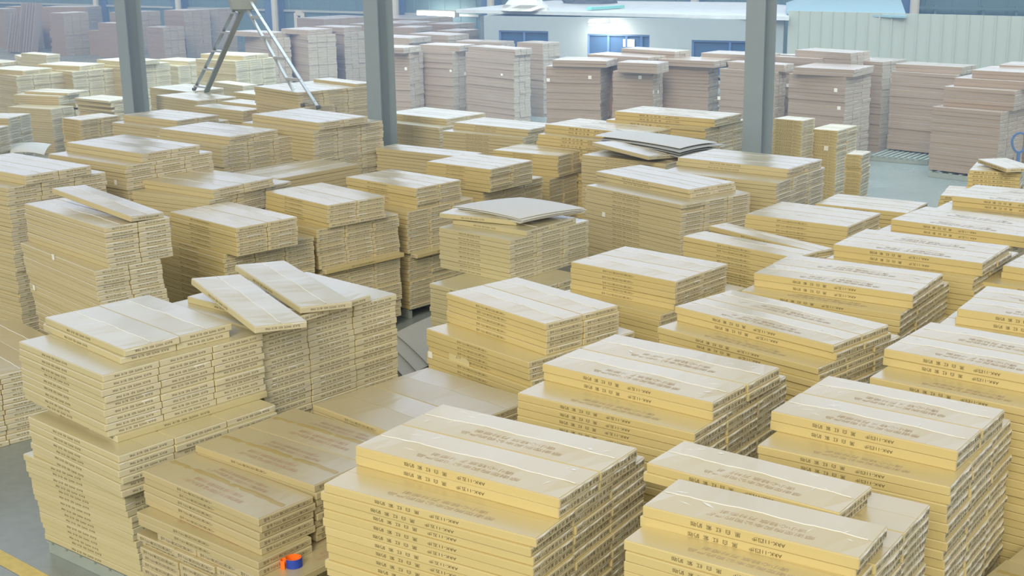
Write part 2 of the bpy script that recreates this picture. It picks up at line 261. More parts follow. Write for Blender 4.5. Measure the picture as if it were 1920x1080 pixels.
('RB7', 'br', 4.764, 29.864, -44.67, 1.846, 1.497, 0.13, 3, 24, 0.0769, 0, 0),
('RB8', 'br', 6.083, 28.299, -37.33, 2.0, 1.364, 0.364, 3, 2, 0.077, 0, 0),
('RB8', 'br', 6.048, 28.508, -43.5, 1.846, 1.364, 0.364, 3, 24, 0.0769, 0, 0),
('RB9', 'br', 8.401, 28.689, -43.32, 2.0, 1.502, 0.23, 3, 2, 0.077, 0, 0),
('RB9', 'br', 8.298, 28.665, -45.39, 1.846, 1.502, 0.23, 3, 22, 0.0771, 0, 0),
('RB10', 'br', 9.134, 26.062, -40.89, 2.1, 1.424, 0.346, 3, 2, 0.077, 0, 0),
('RB10', 'br', 8.827, 26.127, -42.21, 1.946, 1.424, 0.346, 3, 2, 0.077, 0, 0),
('RB10', 'br', 8.587, 26.006, -43.93, 1.792, 1.424, 0.346, 3, 5, 0.077, 0, 0),
('RB10', 'br', 8.362, 25.95, -46.6, 1.407, 1.424, 0.346, 3, 16, 0.0786, 0, 0),
('RC1', 'br', 1.897, 31.802, -43.25, 2.053, 1.809, 0.247, 3, 27, 0.076, 0, 0),
('RC2', 'br', 2.733, 32.163, -48.29, 2.152, 1.701, 0.191, 3, 28, 0.0768, 0, 0),
('RC3', 'br', 4.5, 31.069, -39.06, 2.101, 1.622, 0.275, 3, 27, 0.0778, 0, 0),
('RC4', 'br', 6.562, 30.324, -50.1, 2.2, 1.518, 0.236, 3, 29, 0.0759, 0, 0),
('RC5', 'br', 7.204, 30.262, -48.77, 2.001, 1.551, 0.311, 3, 26, 0.077, 0, 0),
('RC6', 'br', 9.855, 26.544, -37.58, 2.148, 1.152, 0.288, 3, 28, 0.0767, 0, 0),
('RD1', 'br', -4.106, 39.969, -41.01, 2.001, 1.614, 0.305, 3, 2, 0.077, 0, 0),
('RD1', 'br', -4.223, 39.912, -41.01, 1.847, 1.614, 0.305, 3, 24, 0.077, 0, 0),
('RD2', 'br', -3.049, 41.075, -45.34, 2.003, 1.776, 0.293, 3, 26, 0.077, 0, 0),
('RD3', 'br', -3.826, 44.456, -33.29, 1.998, 0.952, 0.312, 3, 26, 0.0768, 0, 0),
('RD4', 'br', -1.502, 38.25, -34.18, 1.951, 1.582, 0.224, 3, 25, 0.078, 0, 0),
('RD5', 'br', 0.25, 36.816, -45.68, 1.997, 0.991, 0.225, 3, 26, 0.0768, 0, 0),
('P6', 'br', -8.988, 43.529, -42.1, 2.005, 2.019, 0.225, 3, 2, 0.077, 0, 0),
('P6', 'br', -8.632, 43.652, -55.17, 1.851, 2.019, 0.225, 3, 24, 0.0771, 0, 0),
('P7', 'br', -7.278, 42.798, -43.7, 2.1, 1.409, 0.322, 3, 2, 0.077, 0, 0),
('P7', 'br', -7.019, 42.839, -57.56, 1.946, 1.409, 0.322, 3, 25, 0.0778, 0, 0),
('P8', 'br', -6.377, 43.872, -41.11, 2.1, 1.46, 0.259, 3, 2, 0.077, 0, 0),
('P8', 'br', -6.177, 43.978, -51.9, 1.946, 1.46, 0.259, 3, 25, 0.0778, 0, 0),
('P10', 'br', -5.549, 46.761, -43.16, 1.999, 1.27, 0.329, 3, 26, 0.0769, 0, 0),
('U1', 'br', -8.335, 52.846, -48.85, 1.917, 1.925, 0.77, 3, 25, 0.0767, 0, 0),
('U2', 'br', -4.936, 49.083, -45.35, 1.906, 1.805, 0.508, 3, 25, 0.0763, 0, 0),
('U3', 'br', -2.908, 47.839, -38.81, 1.9, 1.264, 0.389, 3, 25, 0.076, 0, 0),
('U4', 'br', -2.332, 43.984, -39.53, 1.898, 0.942, 0.339, 3, 25, 0.0759, 0, 0),
('U5', 'br', -5.456, 52.356, -48.33, 1.924, 2.71, 0.685, 3, 25, 0.077, 0, 0),
('Q1', 'br', -23.875, 64.252, -35.95, 1.279, 1.343, 0.231, 3, 17, 0.0752, 0, 0),
('Q3', 'br', -20.724, 60.56, -39.32, 1.899, 1.111, 0.429, 3, 25, 0.076, 0, 0),
('Q3b', 'br', -20.994, 61.15, -50.0, 1.298, 0.935, 0.445, 3, 17, 0.0763, 0, 0),
('Q4', 'br', -18.893, 60.108, -33.77, 1.121, 1.698, 0.275, 3, 15, 0.0747, 0, 0),
('Q4b', 'br', -18.068, 58.927, -33.27, 1.508, 1.698, 0.177, 3, 20, 0.0754, 0, 0),
('Q5', 'br', -15.722, 58.075, -40.54, 1.099, 1.06, 0.377, 3, 14, 0.0785, 0, 0),
('Q5b', 'br', -15.51, 57.371, -43.38, 1.396, 1.248, 0.35, 3, 18, 0.0776, 0, 0),
('Q6', 'br', -15.129, 58.949, -39.5, 2.014, 1.407, 0.469, 3, 26, 0.0775, 0, 0),
('Q7', 'br', -13.64, 59.914, -42.66, 1.996, 0.564, 0.456, 3, 26, 0.0768, 0, 0),
('Q8', 'br', -25.792, 66.099, -35.86, 1.901, 1.526, 0.253, 3, 25, 0.0761, 0, 0),
('Q9', 'br', -25.285, 67.595, -30.15, 1.923, 1.912, 0.253, 3, 25, 0.0769, 0, 0),
('Q10', 'br', -22.535, 64.717, -19.95, 1.993, 2.581, 0.417, 3, 26, 0.0767, 0, 0),
('Q11', 'br', -18.346, 61.729, -44.61, 1.834, 1.347, 0.606, 3, 24, 0.0764, 0, 0),
('M24', 'kr', -4.619, 23.991, -50.24, 1.94, 1.506, 0.373, 2, 37, 0.0524, 0, 0),
('T3b', 'tg', 2.202, 14.207, -56.77, 1.598, 1.595, 0.262, 1, 6, 0.054, 0, 0),
('T3b', 'tg', 2.202, 14.207, -56.77, 1.274, 1.595, 0.262, 1, 24, 0.0531, 0, 0),
('RC7', 'br', 5.756, 30.69, -41.79, 2.051, 1.629, 0.241, 3, 27, 0.076, 0, 0),
('X1', 'tw', 2.913, 7.491, -43.59, 0.744, 1.45, 0.401, 2, 14, 0.0531, 0, 0),
]
SINGLES = [
('F2a', 'bw', (-2.656, 10.528, 2.02), (0.5602, -0.8231, -0.0937), (0.8202, 0.5669, -0.0768), 1.281, 0.438, 0.055),
('F2b', 'bw', (-2.401, 11.057, 2.0), (0.5828, -0.8066, -0.0982), (0.8044, 0.5898, -0.0712), 1.222, 0.479, 0.055),
('M1a', 'kr', (-4.882, 13.786, 2.211), (0.7495, -0.6561, -0.0889), (0.6547, 0.7544, -0.0476), 1.463, 0.393, 0.055),
('B1a', 'bw', (-0.82, 14.694, 1.69), (0.8765, -0.4813, 0.0), (0.4813, 0.8765, 0.0), 1.0, 0.354, 0.055),
('B4a', 'kr', (1.187, 18.837, 1.86), (0.6474, -0.7588, -0.0713), (0.757, 0.6511, -0.0554), 1.122, 0.804, 0.055),
('R3a', 'sm', (6.324, 17.575, 1.74), (0.1228, -0.9924, 0.0), (0.9924, 0.1228, 0.0), 0.793, 0.412, 0.055),
]
# ------------------------------------------------------------------ materials
def kraft(name, base, base2, coat, rough, bump, scale, stretch=(1, 1, 1), coat_r=.2, bd=.02, ior=1.5):
    m = NT(name)
    oi = m.n('ShaderNodeObjectInfo'); at = m.n('ShaderNodeAttribute', attribute_name='shade')
    r = m.math('FRACT', m.math('ADD', oi.outputs['Random'], at.outputs['Fac']))
    geo = m.n('ShaderNodeNewGeometry')
    n1 = m.n('ShaderNodeTexNoise', {'Vector': geo.outputs['Position'], 'Scale': 3.0, 'Detail': 3.0})
    f = m.math('ADD', m.math('MULTIPLY', r, .65), m.math('MULTIPLY', n1.outputs[0], .35))
    col = m.mix(f, (*base, 1), (*base2, 1))
    mp = m.n('ShaderNodeMapping', {'Vector': geo.outputs['Position'], 'Scale': stretch, 'Rotation': (0, 0, radians(40))}, vector_type='POINT')
    n2 = m.n('ShaderNodeTexNoise', {'Vector': mp.outputs[0], 'Scale': scale, 'Detail': 3.0, 'Roughness': .6, 'Distortion': .4})
    bp = m.n('ShaderNodeBump', {'Strength': bump, 'Distance': bd, 'Height': n2.outputs[0]})
    p = m.n('ShaderNodeBsdfPrincipled', {'Base Color': col, 'Roughness': rough, 'Coat Weight': coat, 'Coat Roughness': coat_r,
            'Coat Normal': bp.outputs[0], 'Coat IOR': ior})
    m.out(p.outputs[0])
    return m.m
def plain(name, col, rough=.5, metal=0.0, noise=.0, nscale=8.0, emit=None, bump=0.0, coat=0.0):
    m = NT(name)
    geo = m.n('ShaderNodeNewGeometry')
    n1 = m.n('ShaderNodeTexNoise', {'Vector': geo.outputs['Position'], 'Scale': nscale, 'Detail': 4.0})
    c2 = tuple(max(0, c*(1-noise)) for c in col); c1 = tuple(min(1, c*(1+noise)) for c in col)
    col_ = m.mix(n1.outputs[0], (*c2, 1), (*c1, 1))
    ins = {'Base Color': col_, 'Roughness': rough, 'Metallic': metal, 'Coat Weight': coat}
    if bump:
        ins['Normal'] = m.n('ShaderNodeBump', {'Strength': bump, 'Distance': .01, 'Height': n1.outputs[0]}).outputs[0]
    if emit: ins['Emission Color'] = (*emit[0], 1); ins['Emission Strength'] = emit[1]
    m.out(m.n('ShaderNodeBsdfPrincipled', ins).outputs[0])
    return m.m
MATS = {}
for key, (b1, b2) in KCOL.items():
    EM = .08 if key == 'dull' else END_MIX  # ends mixed towards white for milky film and its glare
    MATS[key] = [
        kraft(key + '_side', b1, b2, SIDE_COAT, .6, .15, 4, coat_r=.35),
        kraft(key + '_top', b1, b2, 1.0, .45, .05 if key != 'brown' else .02, 5, coat_r=.27 if key != 'brown' else .2, ior=1.8),
        kraft(key + '_end', tuple(EM*x + (1-EM)*y for x, y in zip((.8, .79, .7), b1)), tuple(EM*x + (1-EM)*y for x, y in zip((.8, .79, .7), b2)), 1.0, .5, .9, 16, stretch=(1, 1, 3), coat_r=.12, bd=.03, ior=1.6)]
M_TEXT = plain('brown_print_ink', (.085, .06, .025), .6)
M_RED = kraft('faded_red_print', (.48, .28, .17), (.50, .30, .18), 1.0, .45, .05, 5, coat_r=.27, ior=1.8)
M_FAINT = plain('faint_print_under_film', (.47, .36, .24), .6)
M_TAPE = plain('brown_packing_tape', (.42, .32, .12), .25, noise=.1)
M_SEAM_GLINT = plain('white_film_glint', (.8, .8, .78), .12)  # white colour stands in for glints on film seams, ends and creases
M_WHITE = plain('white_paper', (.85, .84, .8), .6)

# ------------------------------------------------------------------ mesh helpers
class Acc:
    def __init__(s): s.v = []; s.f = []; s.m = []; s.sh = []; s.n = 0
    def add(s, verts, faces, mats, M=None, shade=0.0):
        v = np.asarray(verts, float)
        if M is not None: v = v @ M[:3, :3].T + M[:3, 3]
        s.v.append(v); s.f += [[i + s.n for i in f] for f in faces]
        s.m += list(mats) if not isinstance(mats, int) else [mats]*len(faces)
        s.sh += [shade]*len(v); s.n += len(v)
    def mesh(s, name, mats, shade=False):
        me = bpy.data.meshes.new(name)
        me.from_pydata(np.concatenate(s.v).tolist(), [], s.f)
        for m in mats: me.materials.append(m)
        me.polygons.foreach_set('material_index', s.m)
        if shade:
            at = me.attributes.new('shade', 'FLOAT', 'POINT'); at.data.foreach_set('value', s.sh)
        me.update()
        return me
def box_geo(x0, x1, y0, y1, z0, z1, c=.004):
    """a chamfered box; material slots 0 long sides, 1 top/bottom, 2 ends"""
    V = []; idx = {}
    for sx, X in ((0, (x0, x1)[0]), (1, x1)):
        for sy, Y in ((0, y0), (1, y1)):
            for sz, Z in ((0, z0), (1, z1)):
                dx = c if sx == 0 else -c; dy = c if sy == 0 else -c; dz = c if sz == 0 else -c
                for ax, p in (('x', (X, Y+dy, Z+dz)), ('y', (X+dx, Y, Z+dz)), ('z', (X+dx, Y+dy, Z))):
                    idx[sx, sy, sz, ax] = len(V); V.append(p)
    F = []; M = []
    def q(a, b, c_, d, m): F.append([idx[a], idx[b], idx[c_], idx[d]]); M.append(m)
    q((0,0,0,'x'),(0,0,1,'x'),(0,1,1,'x'),(0,1,0,'x'),2); q((1,0,0,'x'),(1,1,0,'x'),(1,1,1,'x'),(1,0,1,'x'),2)
    q((0,0,0,'y'),(1,0,0,'y'),(1,0,1,'y'),(0,0,1,'y'),0); q((0,1,0,'y'),(0,1,1,'y'),(1,1,1,'y'),(1,1,0,'y'),0)
    q((0,0,0,'z'),(0,1,0,'z'),(1,1,0,'z'),(1,0,0,'z'),1); q((0,0,1,'z'),(1,0,1,'z'),(1,1,1,'z'),(0,1,1,'z'),1)
    for a in (0, 1):
        for b in (0, 1):
            q((a,b,0,'x'),(a,b,1,'x'),(a,b,1,'y'),(a,b,0,'y'), 0)
            q((a,0,b,'x'),(a,1,b,'x'),(a,1,b,'z'),(a,0,b,'z'), 2)
            q((0,a,b,'y'),(1,a,b,'y'),(1,a,b,'z'),(0,a,b,'z'), 1 if b else 0)
            for c_ in (0, 1):
                F.append([idx[a,b,c_,k] for k in 'xyz']); M.append(0)
    return V, F, M
def obj(name, me, parent=None, loc=None, **props):
    o = bpy.data.objects.new(name, me); C.objects.link(o)
    if parent is not None: o.parent = parent
    if loc is not None: o.location = loc
    for k, v in props.items(): o[k] = v
    return o
def fixn(me):
    import bmesh
    bm = bmesh.new(); bm.from_mesh(me); bmesh.ops.recalc_face_normals(bm, faces=bm.faces); bm.to_mesh(me); bm.free()
    return me
def bar(p, q, w, h, up=(0, 0, 1)):
    """verts/faces of a box beam from p to q"""
    p = Vector(p); q = Vector(q); d = (q-p).normalized(); u = Vector(up)
    s = d.cross(u)
    if s.length < 1e-4: s = Vector((1, 0, 0))
    s.normalize(); t = s.cross(d).normalized()
    V = [tuple(e + s*a*w/2 + t*b*h/2) for e in (p, q) for a, b in ((-1,-1),(1,-1),(1,1),(-1,1))]
    F = [[0,3,2,1],[4,5,6,7],[0,1,5,4],[1,2,6,5],[2,3,7,6],[3,0,4,7]]
    return V, F
def beams(name, lst, mats, parent=None, **props):
    A = Acc()
    for b in lst:
        V, F = bar(*b[:4], **({'up': b[4]} if len(b) > 4 and b[4] else {}))
        A.add(V, F, b[5] if len(b) > 5 else 0)
    return obj(name, fixn(A.mesh(name, mats)), parent, **props)
_txt = {}
def text_geo(s, flip=False, size=1.0):
    """outline letters as flat faces in the xy plane, centred, unit: character height = size"""
    if s not in _txt:
        cu = bpy.data.curves.new('t', 'FONT'); cu.body = s; cu.size = 1.0; cu.resolution_u = 1; cu.align_x = 'CENTER'; cu.align_y = 'CENTER'
        ob = bpy.data.objects.new('t', cu); C.objects.link(ob)
        bpy.context.view_layer.update()
        me = bpy.data.meshes.new_from_object(ob.evaluated_get(bpy.context.evaluated_depsgraph_get()))
        v = np.array([x.co[:] for x in me.vertices]) if len(me.vertices) else np.zeros((0, 3))
        f = [list(p.vertices) for p in me.polygons]
        bpy.data.objects.remove(ob); bpy.data.curves.remove(cu); bpy.data.meshes.remove(me)
        if len(v): v[:, :2] -= (v[:, :2].min(0) + v[:, :2].max(0))/2
        _txt[s] = (v, f)
    v, f = _txt[s]
    v = v*size
    if flip: v = v * np.array([-1, -1, 1])
    return v, f

# ------------------------------------------------------------------ cartons: stack records -> individual carton records
# BLOCKS: stack, kind, x, y, heading, top z, length, width, cartons side by side, layers, thickness, lean x, lean y
rng = random.Random(11)
CARTS = []
lay = {}; lastz = {}
for (st, ty, x, y, a, z, L, w, n, nl, T, lx, ly) in BLOCKS:
    off = 0
    if st in lastz and abs(lastz[st] - z) < 1e-6 and st == 'S2': base = 0; off = 1
    else: base = lay.get(st, 0)
    ztop0 = z; zfl = max(z - nl*T, .001)
    for k in range(nl):
        t = k/max(1, nl)
        jx, jy, ja = rng.uniform(-.009, .009), rng.uniform(-.008, .008), rng.uniform(-.35, .35)
        if st == 'N2': jx, jy, ja = rng.uniform(-.05, .05), rng.uniform(-.04, .04), rng.uniform(-4, 4)
        aa = radians(a + ja)
        e1 = Vector((cos(aa), sin(aa), 0)); e2 = Vector((-sin(aa), cos(aa), 0))
        for j in range(n):
            jj = rng.uniform(-.008, .008)
            o = Vector((x + lx*t + jx, y + ly*t + jy, z - (k+1)*T)) + e1*jj
            CARTS.append(dict(st=st, ty=ty, o=o, e1=e1, e2=e2, e3=Vector((0, 0, 1)), off=j*w, L=L, w=w, T=T, lay=base+k, row=j+off, sh=rng.random(), top=(k == 0)))
    if off == 0: lay[st] = base + nl
    lastz[st] = z
for (nm, ty, o, u, v, L, w, T) in SINGLES:
    u = Vector(u); v = Vector(v); nn = u.cross(v).normalized()
    CARTS.append(dict(st=nm, ty=ty, o=Vector(o) - nn*T, e1=u, e2=v, e3=nn, off=0, L=L, w=w, T=T, lay=0, row=0, sh=rng.random(), top=True))
KIND = dict(five='kraft', four='kraft', bw='pale', tg='kraft', tw='dull', kr='sand', sm='kraft', br='brown')
def matrix(c):
    """carton frame: origin at the middle of its underside"""
    gap = .003
    o = c['o'] + c['e1']*(c['L']/2) + c['e2']*(c['off'] + c['w']/2)
    M = Matrix.Identity(4)
    for i, e in enumerate((c['e1'], c['e2'], c['e3'])):
        for k in range(3): M[k][i] = e[k]
    for k in range(3): M[k][3] = o[k]
    return M
def carton_box(c):
    g = .0025
    return box_geo(-c['L']/2, c['L']/2, -c['w']/2 + g, c['w']/2 - g, .0006, c['T'] - .0012, .005 if c['ty'] != 'br' else .003)
END_GLINT = {'five': .6, 'four': .7, 'kr': .85, 'sm': .9, 'br': .7, 'bw': .25, 'tg': .2, 'tw': 0}
def end_glint_geo(c):
    """white strips painted as film glints along the upper edge of the wrapped end"""
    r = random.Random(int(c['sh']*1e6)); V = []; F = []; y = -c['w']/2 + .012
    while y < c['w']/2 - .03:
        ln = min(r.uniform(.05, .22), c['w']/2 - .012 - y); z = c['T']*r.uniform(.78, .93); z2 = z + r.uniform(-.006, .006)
        if r.random() < END_GLINT[c['ty']]:
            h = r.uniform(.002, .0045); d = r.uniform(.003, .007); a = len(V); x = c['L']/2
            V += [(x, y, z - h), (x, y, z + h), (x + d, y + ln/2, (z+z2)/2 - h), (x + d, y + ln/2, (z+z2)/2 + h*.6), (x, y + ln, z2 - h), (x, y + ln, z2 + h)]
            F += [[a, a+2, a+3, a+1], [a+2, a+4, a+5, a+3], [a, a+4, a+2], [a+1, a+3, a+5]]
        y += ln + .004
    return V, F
# visibility from the camera, one ray per pixel block
vv = []; tt = []; own = []
for i, c in enumerate(CARTS):
    M = matrix(c); L, w, T = c['L']/2, c['w']/2, c['T']
    b = len(vv)
    for p in ((-L,-w,0),(L,-w,0),(L,w,0),(-L,w,0),(-L,-w,T),(L,-w,T),(L,w,T),(-L,w,T)): vv.append(M @ Vector(p))
    for f in ((4,5,6,7),(0,1,5,4),(1,2,6,5),(2,3,7,6),(3,0,4,7)): tt.append([b+k for k in f]); own.append(i)
tree = BVHTree.FromPolygons(vv, tt)
hits = [0]*len(CARTS); tops = [0]*len(CARTS); ends = [0]*len(CARTS); ends2 = [0]*len(CARTS); sides = [0]*len(CARTS)
R3 = cam_ob.rotation_euler.to_matrix()
def pix_ray(px, py):
    return (R3 @ Vector(((px-960)/F_PX, -(py-540)/F_PX, -1))).normalized()
O = Vector((0, 0, CAM_Z))
NX, NY = 480, 270
for iy in range(NY):
    for ix in range(NX):
        loc, nor, fi, d = tree.ray_cast(O, pix_ray((ix+.5)*4, (iy+.5)*4))
        if fi is None: continue
        i = own[fi]; hits[i] += 1
        k = fi % 5
        if k == 0: tops[i] += 1
        elif k == 2: ends[i] += 1
        elif k == 1: sides[i] += 1
        elif k == 4: ends2[i] += 1
NAME = dict(five='long_carton', four='long_carton', bw='pale_carton', tg='taped_carton', tw='taped_carton', kr='kraft_carton', sm='kraft_carton', br='brown_carton')
# leave out unseen cartons that would stand inside a neighbouring stack
def obb(x, y, a, L, W, g=.03):
    e1 = np.array([cos(a), sin(a)]); e2 = np.array([-e1[1], e1[0]]); o = np.array([x, y]) + (e1 + e2)*g
    return np.array([o, o+e1*(L-2*g), o+e1*(L-2*g)+e2*(W-2*g), o+e2*(W-2*g)])
def apart(p, q):
    for P_ in (p, q):
        for i in (0, 1):
            d = P_[i+1]-P_[i]; n_ = np.array([d[1], -d[0]]); a_ = p @ n_; c_ = q @ n_
            if a_.max() < c_.min() or c_.max() < a_.min(): return True
    return False
BO = [(b[0], obb(b[2]+b[11]*.5, b[3]+b[12]*.5, radians(b[4]), b[6], b[7]*b[8]), b[5]-b[9]*b[10], b[5]) for b in BLOCKS]
def inside_other(c):
    o = c['o'] + c['e2']*c['off']; q = obb(o.x, o.y, math.atan2(c['e1'].y, c['e1'].x), c['L'], c['w'])
    z0, z1 = c['o'].z + .01, c['o'].z + c['T'] - .01
    return any(s_ != c['st'] and z0 < t_ and z1 > b_ and abs(p[0][0]-o.x) < 4 and abs(p[0][1]-o.y) < 4 and not apart(p, q) for s_, p, b_, t_ in BO)
DROP = {i for i, c in enumerate(CARTS) if hits[i] == 0 and inside_other(c)}
IND = set()
for nm in sorted(set(NAME.values())):
    q_ = sorted((i for i, c in enumerate(CARTS) if NAME[c['ty']] == nm and hits[i] > 1), key=lambda i: -hits[i])[:300]
    IND |= set(q_); print(nm, len(q_), 'smallest', hits[q_[-1]])
print('cartons', len(CARTS), 'in view', sum(h > 0 for h in hits))

# prints: (text, centre along the face 0..1, text height in thicknesses, upside down)
SIDE = dict(five=('ARK-11五步      黑  白  红  紫  奶咖', .46, .40, True, .40), four=('ARK-11四步      黑  白  红  紫  奶咖', .46, .40, True, .44),
            bw=('BLACK  WHITE  RED  BLUE  PINK', .44, .3, True, .30), tg=('型号 TGSG 咖□红□白□黑□灰□✓', .47, .36, False, .30), tw=('型号 TGSG 咖□红□白□黑□灰□✓', .47, .36, False, .30),
            kr=('BLACK  WHITE  RED  BLUE  PINK', .44, .28, True, .28), sm=('颜色 黑 白 红 紫 奶咖  ARK-11', .5, .4, False, .8))
END = dict(five=('ARK-11五步黑 白 红 紫 奶咖', .5, .45, False, .92), four=('ARK-11四步黑 白 红 紫 奶咖', .5, .45, False, .92),
           bw=('BLACK  WHITE  RED  BLUE  PINK', .52, .3, True, .66), tg=('型号 TGSG 咖□红□白□黑□灰□✓', .52, .4, False, .84), tw=('型号 TGSG 咖□红□白□黑□灰□✓', .52, .42, False, .84),
           kr=('BLACK  WHITE  RED  BLUE  PINK', .52, .3, True, .6), sm=('ARK-11 黑白红紫', .5, .36, False, .7))
def print_geo(c, which):
    s, cen, hh, flip, frac = (SIDE if which == 'side' else END)[c['ty']]
    v, f = text_geo(s, flip)
    if not len(v): return None
    span = c['L'] if which == 'side' else c['w']
    ext = v.max(0) - v.min(0)
    kx = span*frac/ext[0]; ky = c['T']*hh/ext[1]*1.05
    v = v * np.array([kx, ky, 1])
    out = np.empty_like(v)
    if which == 'side':
        out[:, 0] = v[:, 0] + (cen - .5)*c['L']; out[:, 1] = -c['w']/2 + .0025 - .0008; out[:, 2] = v[:, 1] + c['T']*.5
    else:
        s_ = 1 if which == 'end' else -1
        out[:, 1] = s_*(v[:, 0] + (cen - .5)*c['w']); out[:, 0] = s_*(c['L']/2 + .0008); out[:, 2] = v[:, 1] + c['T']*.5
    return out, f
def ridge_h(c, x):
    h = RIDGE if c['lay'] == 0 or c['st'] == 'S2' and c['lay'] < 2 else .0012
    u = min(1, max(0, x/(c['L'] - .012) + .5))
    return max(0.0, sin(pi*u))**.5*h*(.8 + .25*sin(u*15.6 + ((c['sh']*7) % 1)*9))
def flap_geo(c, half):
    """one closing flap: a thin board from the long edge up to the ridge in the middle"""
    L, w, T = c['L']/2 - .006, c['w']/2 - .007, c['T'] - .0012
    t = .0025
    y0, y1 = (-w, -.0015) if half == 0 else (w, .0015)
    V = []; N = 12
    hh = (c['sh']*7) % 1
    for i in range(N+1):
        x = -L + 2*L*i/N
        s = ridge_h(c, x)
        s0 = .0
        V += [(x, y0, T + .0004 + s0), (x, y0, T + t + s0), (x, y1, T + s + .0004), (x, y1, T + s + t)]
    F = []
    for i in range(N):
        a = 4*i; b = a + 4
        F += [[a+1, b+1, b+3, a+3], [a, a+2, b+2, b], [a, b, b+1, a+1], [a+2, a+3, b+3, b+2]]
    F += [[0, 1, 3, 2], [4*N, 4*N+2, 4*N+3, 4*N+1]]
    return V, F
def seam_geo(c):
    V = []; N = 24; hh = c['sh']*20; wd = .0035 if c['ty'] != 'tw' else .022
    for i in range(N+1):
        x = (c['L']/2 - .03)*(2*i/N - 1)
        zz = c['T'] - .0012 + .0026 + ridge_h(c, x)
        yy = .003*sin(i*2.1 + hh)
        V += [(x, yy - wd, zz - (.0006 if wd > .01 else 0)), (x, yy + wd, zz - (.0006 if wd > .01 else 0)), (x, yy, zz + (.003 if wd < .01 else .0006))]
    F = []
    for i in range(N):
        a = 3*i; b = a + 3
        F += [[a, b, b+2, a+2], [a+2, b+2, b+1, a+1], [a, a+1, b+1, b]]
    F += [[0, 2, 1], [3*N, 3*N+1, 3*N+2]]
    if c['ty'] in ('five', 'four'):                                  # white slivers painted as glints on film creases beside the seam
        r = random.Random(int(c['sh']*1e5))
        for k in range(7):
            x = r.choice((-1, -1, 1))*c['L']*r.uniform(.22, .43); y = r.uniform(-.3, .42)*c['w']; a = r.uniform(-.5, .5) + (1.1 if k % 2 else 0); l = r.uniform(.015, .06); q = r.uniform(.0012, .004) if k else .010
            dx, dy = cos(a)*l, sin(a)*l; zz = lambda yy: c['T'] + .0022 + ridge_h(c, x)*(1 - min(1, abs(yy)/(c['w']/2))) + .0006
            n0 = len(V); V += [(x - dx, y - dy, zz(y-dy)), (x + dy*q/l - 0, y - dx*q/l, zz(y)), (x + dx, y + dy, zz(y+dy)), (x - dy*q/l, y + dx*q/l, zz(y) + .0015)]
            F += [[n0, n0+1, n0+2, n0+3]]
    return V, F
RED = {'tw': ('感谢您购买本公司的产品 请您小心轻放', '多功能家用梯 家用好帮手 万分感谢'), 'five': ('感谢您购买本公司的产品', '请小心轻放 万分感谢'), 'four': ('感谢您购买本公司的产品', '请小心轻放 万分感谢')}
def red_geo(c, half):
    if c['ty'] not in RED: return None
    vs = []; fs = []; n = 0
    for r, s in enumerate(RED[c['ty']]):
        v, f = text_geo(s, True)
        ext = v.max(0) - v.min(0); wid = c['L']*(.5 if r == 0 else .4); hh = c['w']*.085
        v = v*np.array([wid/ext[0], hh/ext[1], 1])
        yc = (-.30 + r*.12)*c['w'] if half == 0 else (.14 + r*.12)*c['w']
        o = v.copy(); o[:, 0] += .03*c['L']; o[:, 1] += yc
        frac = 1 - np.abs(o[:, 1])/(c['w']/2)
        o[:, 2] = c['T'] + .0020 + frac*np.array([ridge_h(c, x) for x in o[:, 0]])
        vs.append(o); fs += [[i+n for i in q] for q in f]; n += len(v)
    return np.concatenate(vs), fs

GROUP = dict(long_carton='long cartons with ARK-11 print', pale_carton='pale cartons with colour names', taped_carton='taped cartons with tick boxes', kraft_carton='plain kraft cartons', brown_carton='brown cartons stacked at the far side')
ORD = ['top', 'second', 'third', 'fourth', 'fifth', 'sixth', 'seventh', 'eighth', 'ninth', 'tenth', 'eleventh', 'twelfth', 'thirteenth', 'fourteenth',
       'fifteenth', 'sixteenth', 'seventeenth', 'eighteenth', 'nineteenth', 'twentieth'] + ['twenty-' + o for o in ('first', 'second', 'third', 'fourth', 'fifth', 'sixth', 'seventh', 'eighth', 'ninth')] + ['thirtieth'] + ['thirty-' + o for o in ('first', 'second', 'third', 'fourth', 'fifth', 'sixth', 'seventh', 'eighth')]
def label_of(c):
    st = c['st']
    if st in SINGLE_LABEL: return SINGLE_LABEL[st]
    d = DESC.get(st, 'stack ' + st)
    ncol = max(x['row'] for x in CARTS if x['st'] == st) + 1
    row = '' if ncol == 1 else ('near row, ' if c['row'] == 0 else ('rear row, ' if c['row'] == ncol-1 else 'middle row, '))
    lab = {'five': 'tan carton', 'four': 'tan carton', 'bw': 'pale carton', 'tg': 'taped carton', 'tw': 'brown taped carton', 'kr': 'kraft carton', 'sm': 'short carton', 'br': 'brown carton'}[c['ty']]
    return f"{lab}, {ORD[c['lay']]} layer, {row}{d}"
from collections import Counter
print(Counter(CARTS[i]['st'] for i in IND), 'dropped', len(DROP))
MESH = {}
stuff = {n: Acc() for n in set(NAME.values())}
PAL = ['kraft', 'pale', 'dull', 'sand', 'brown']
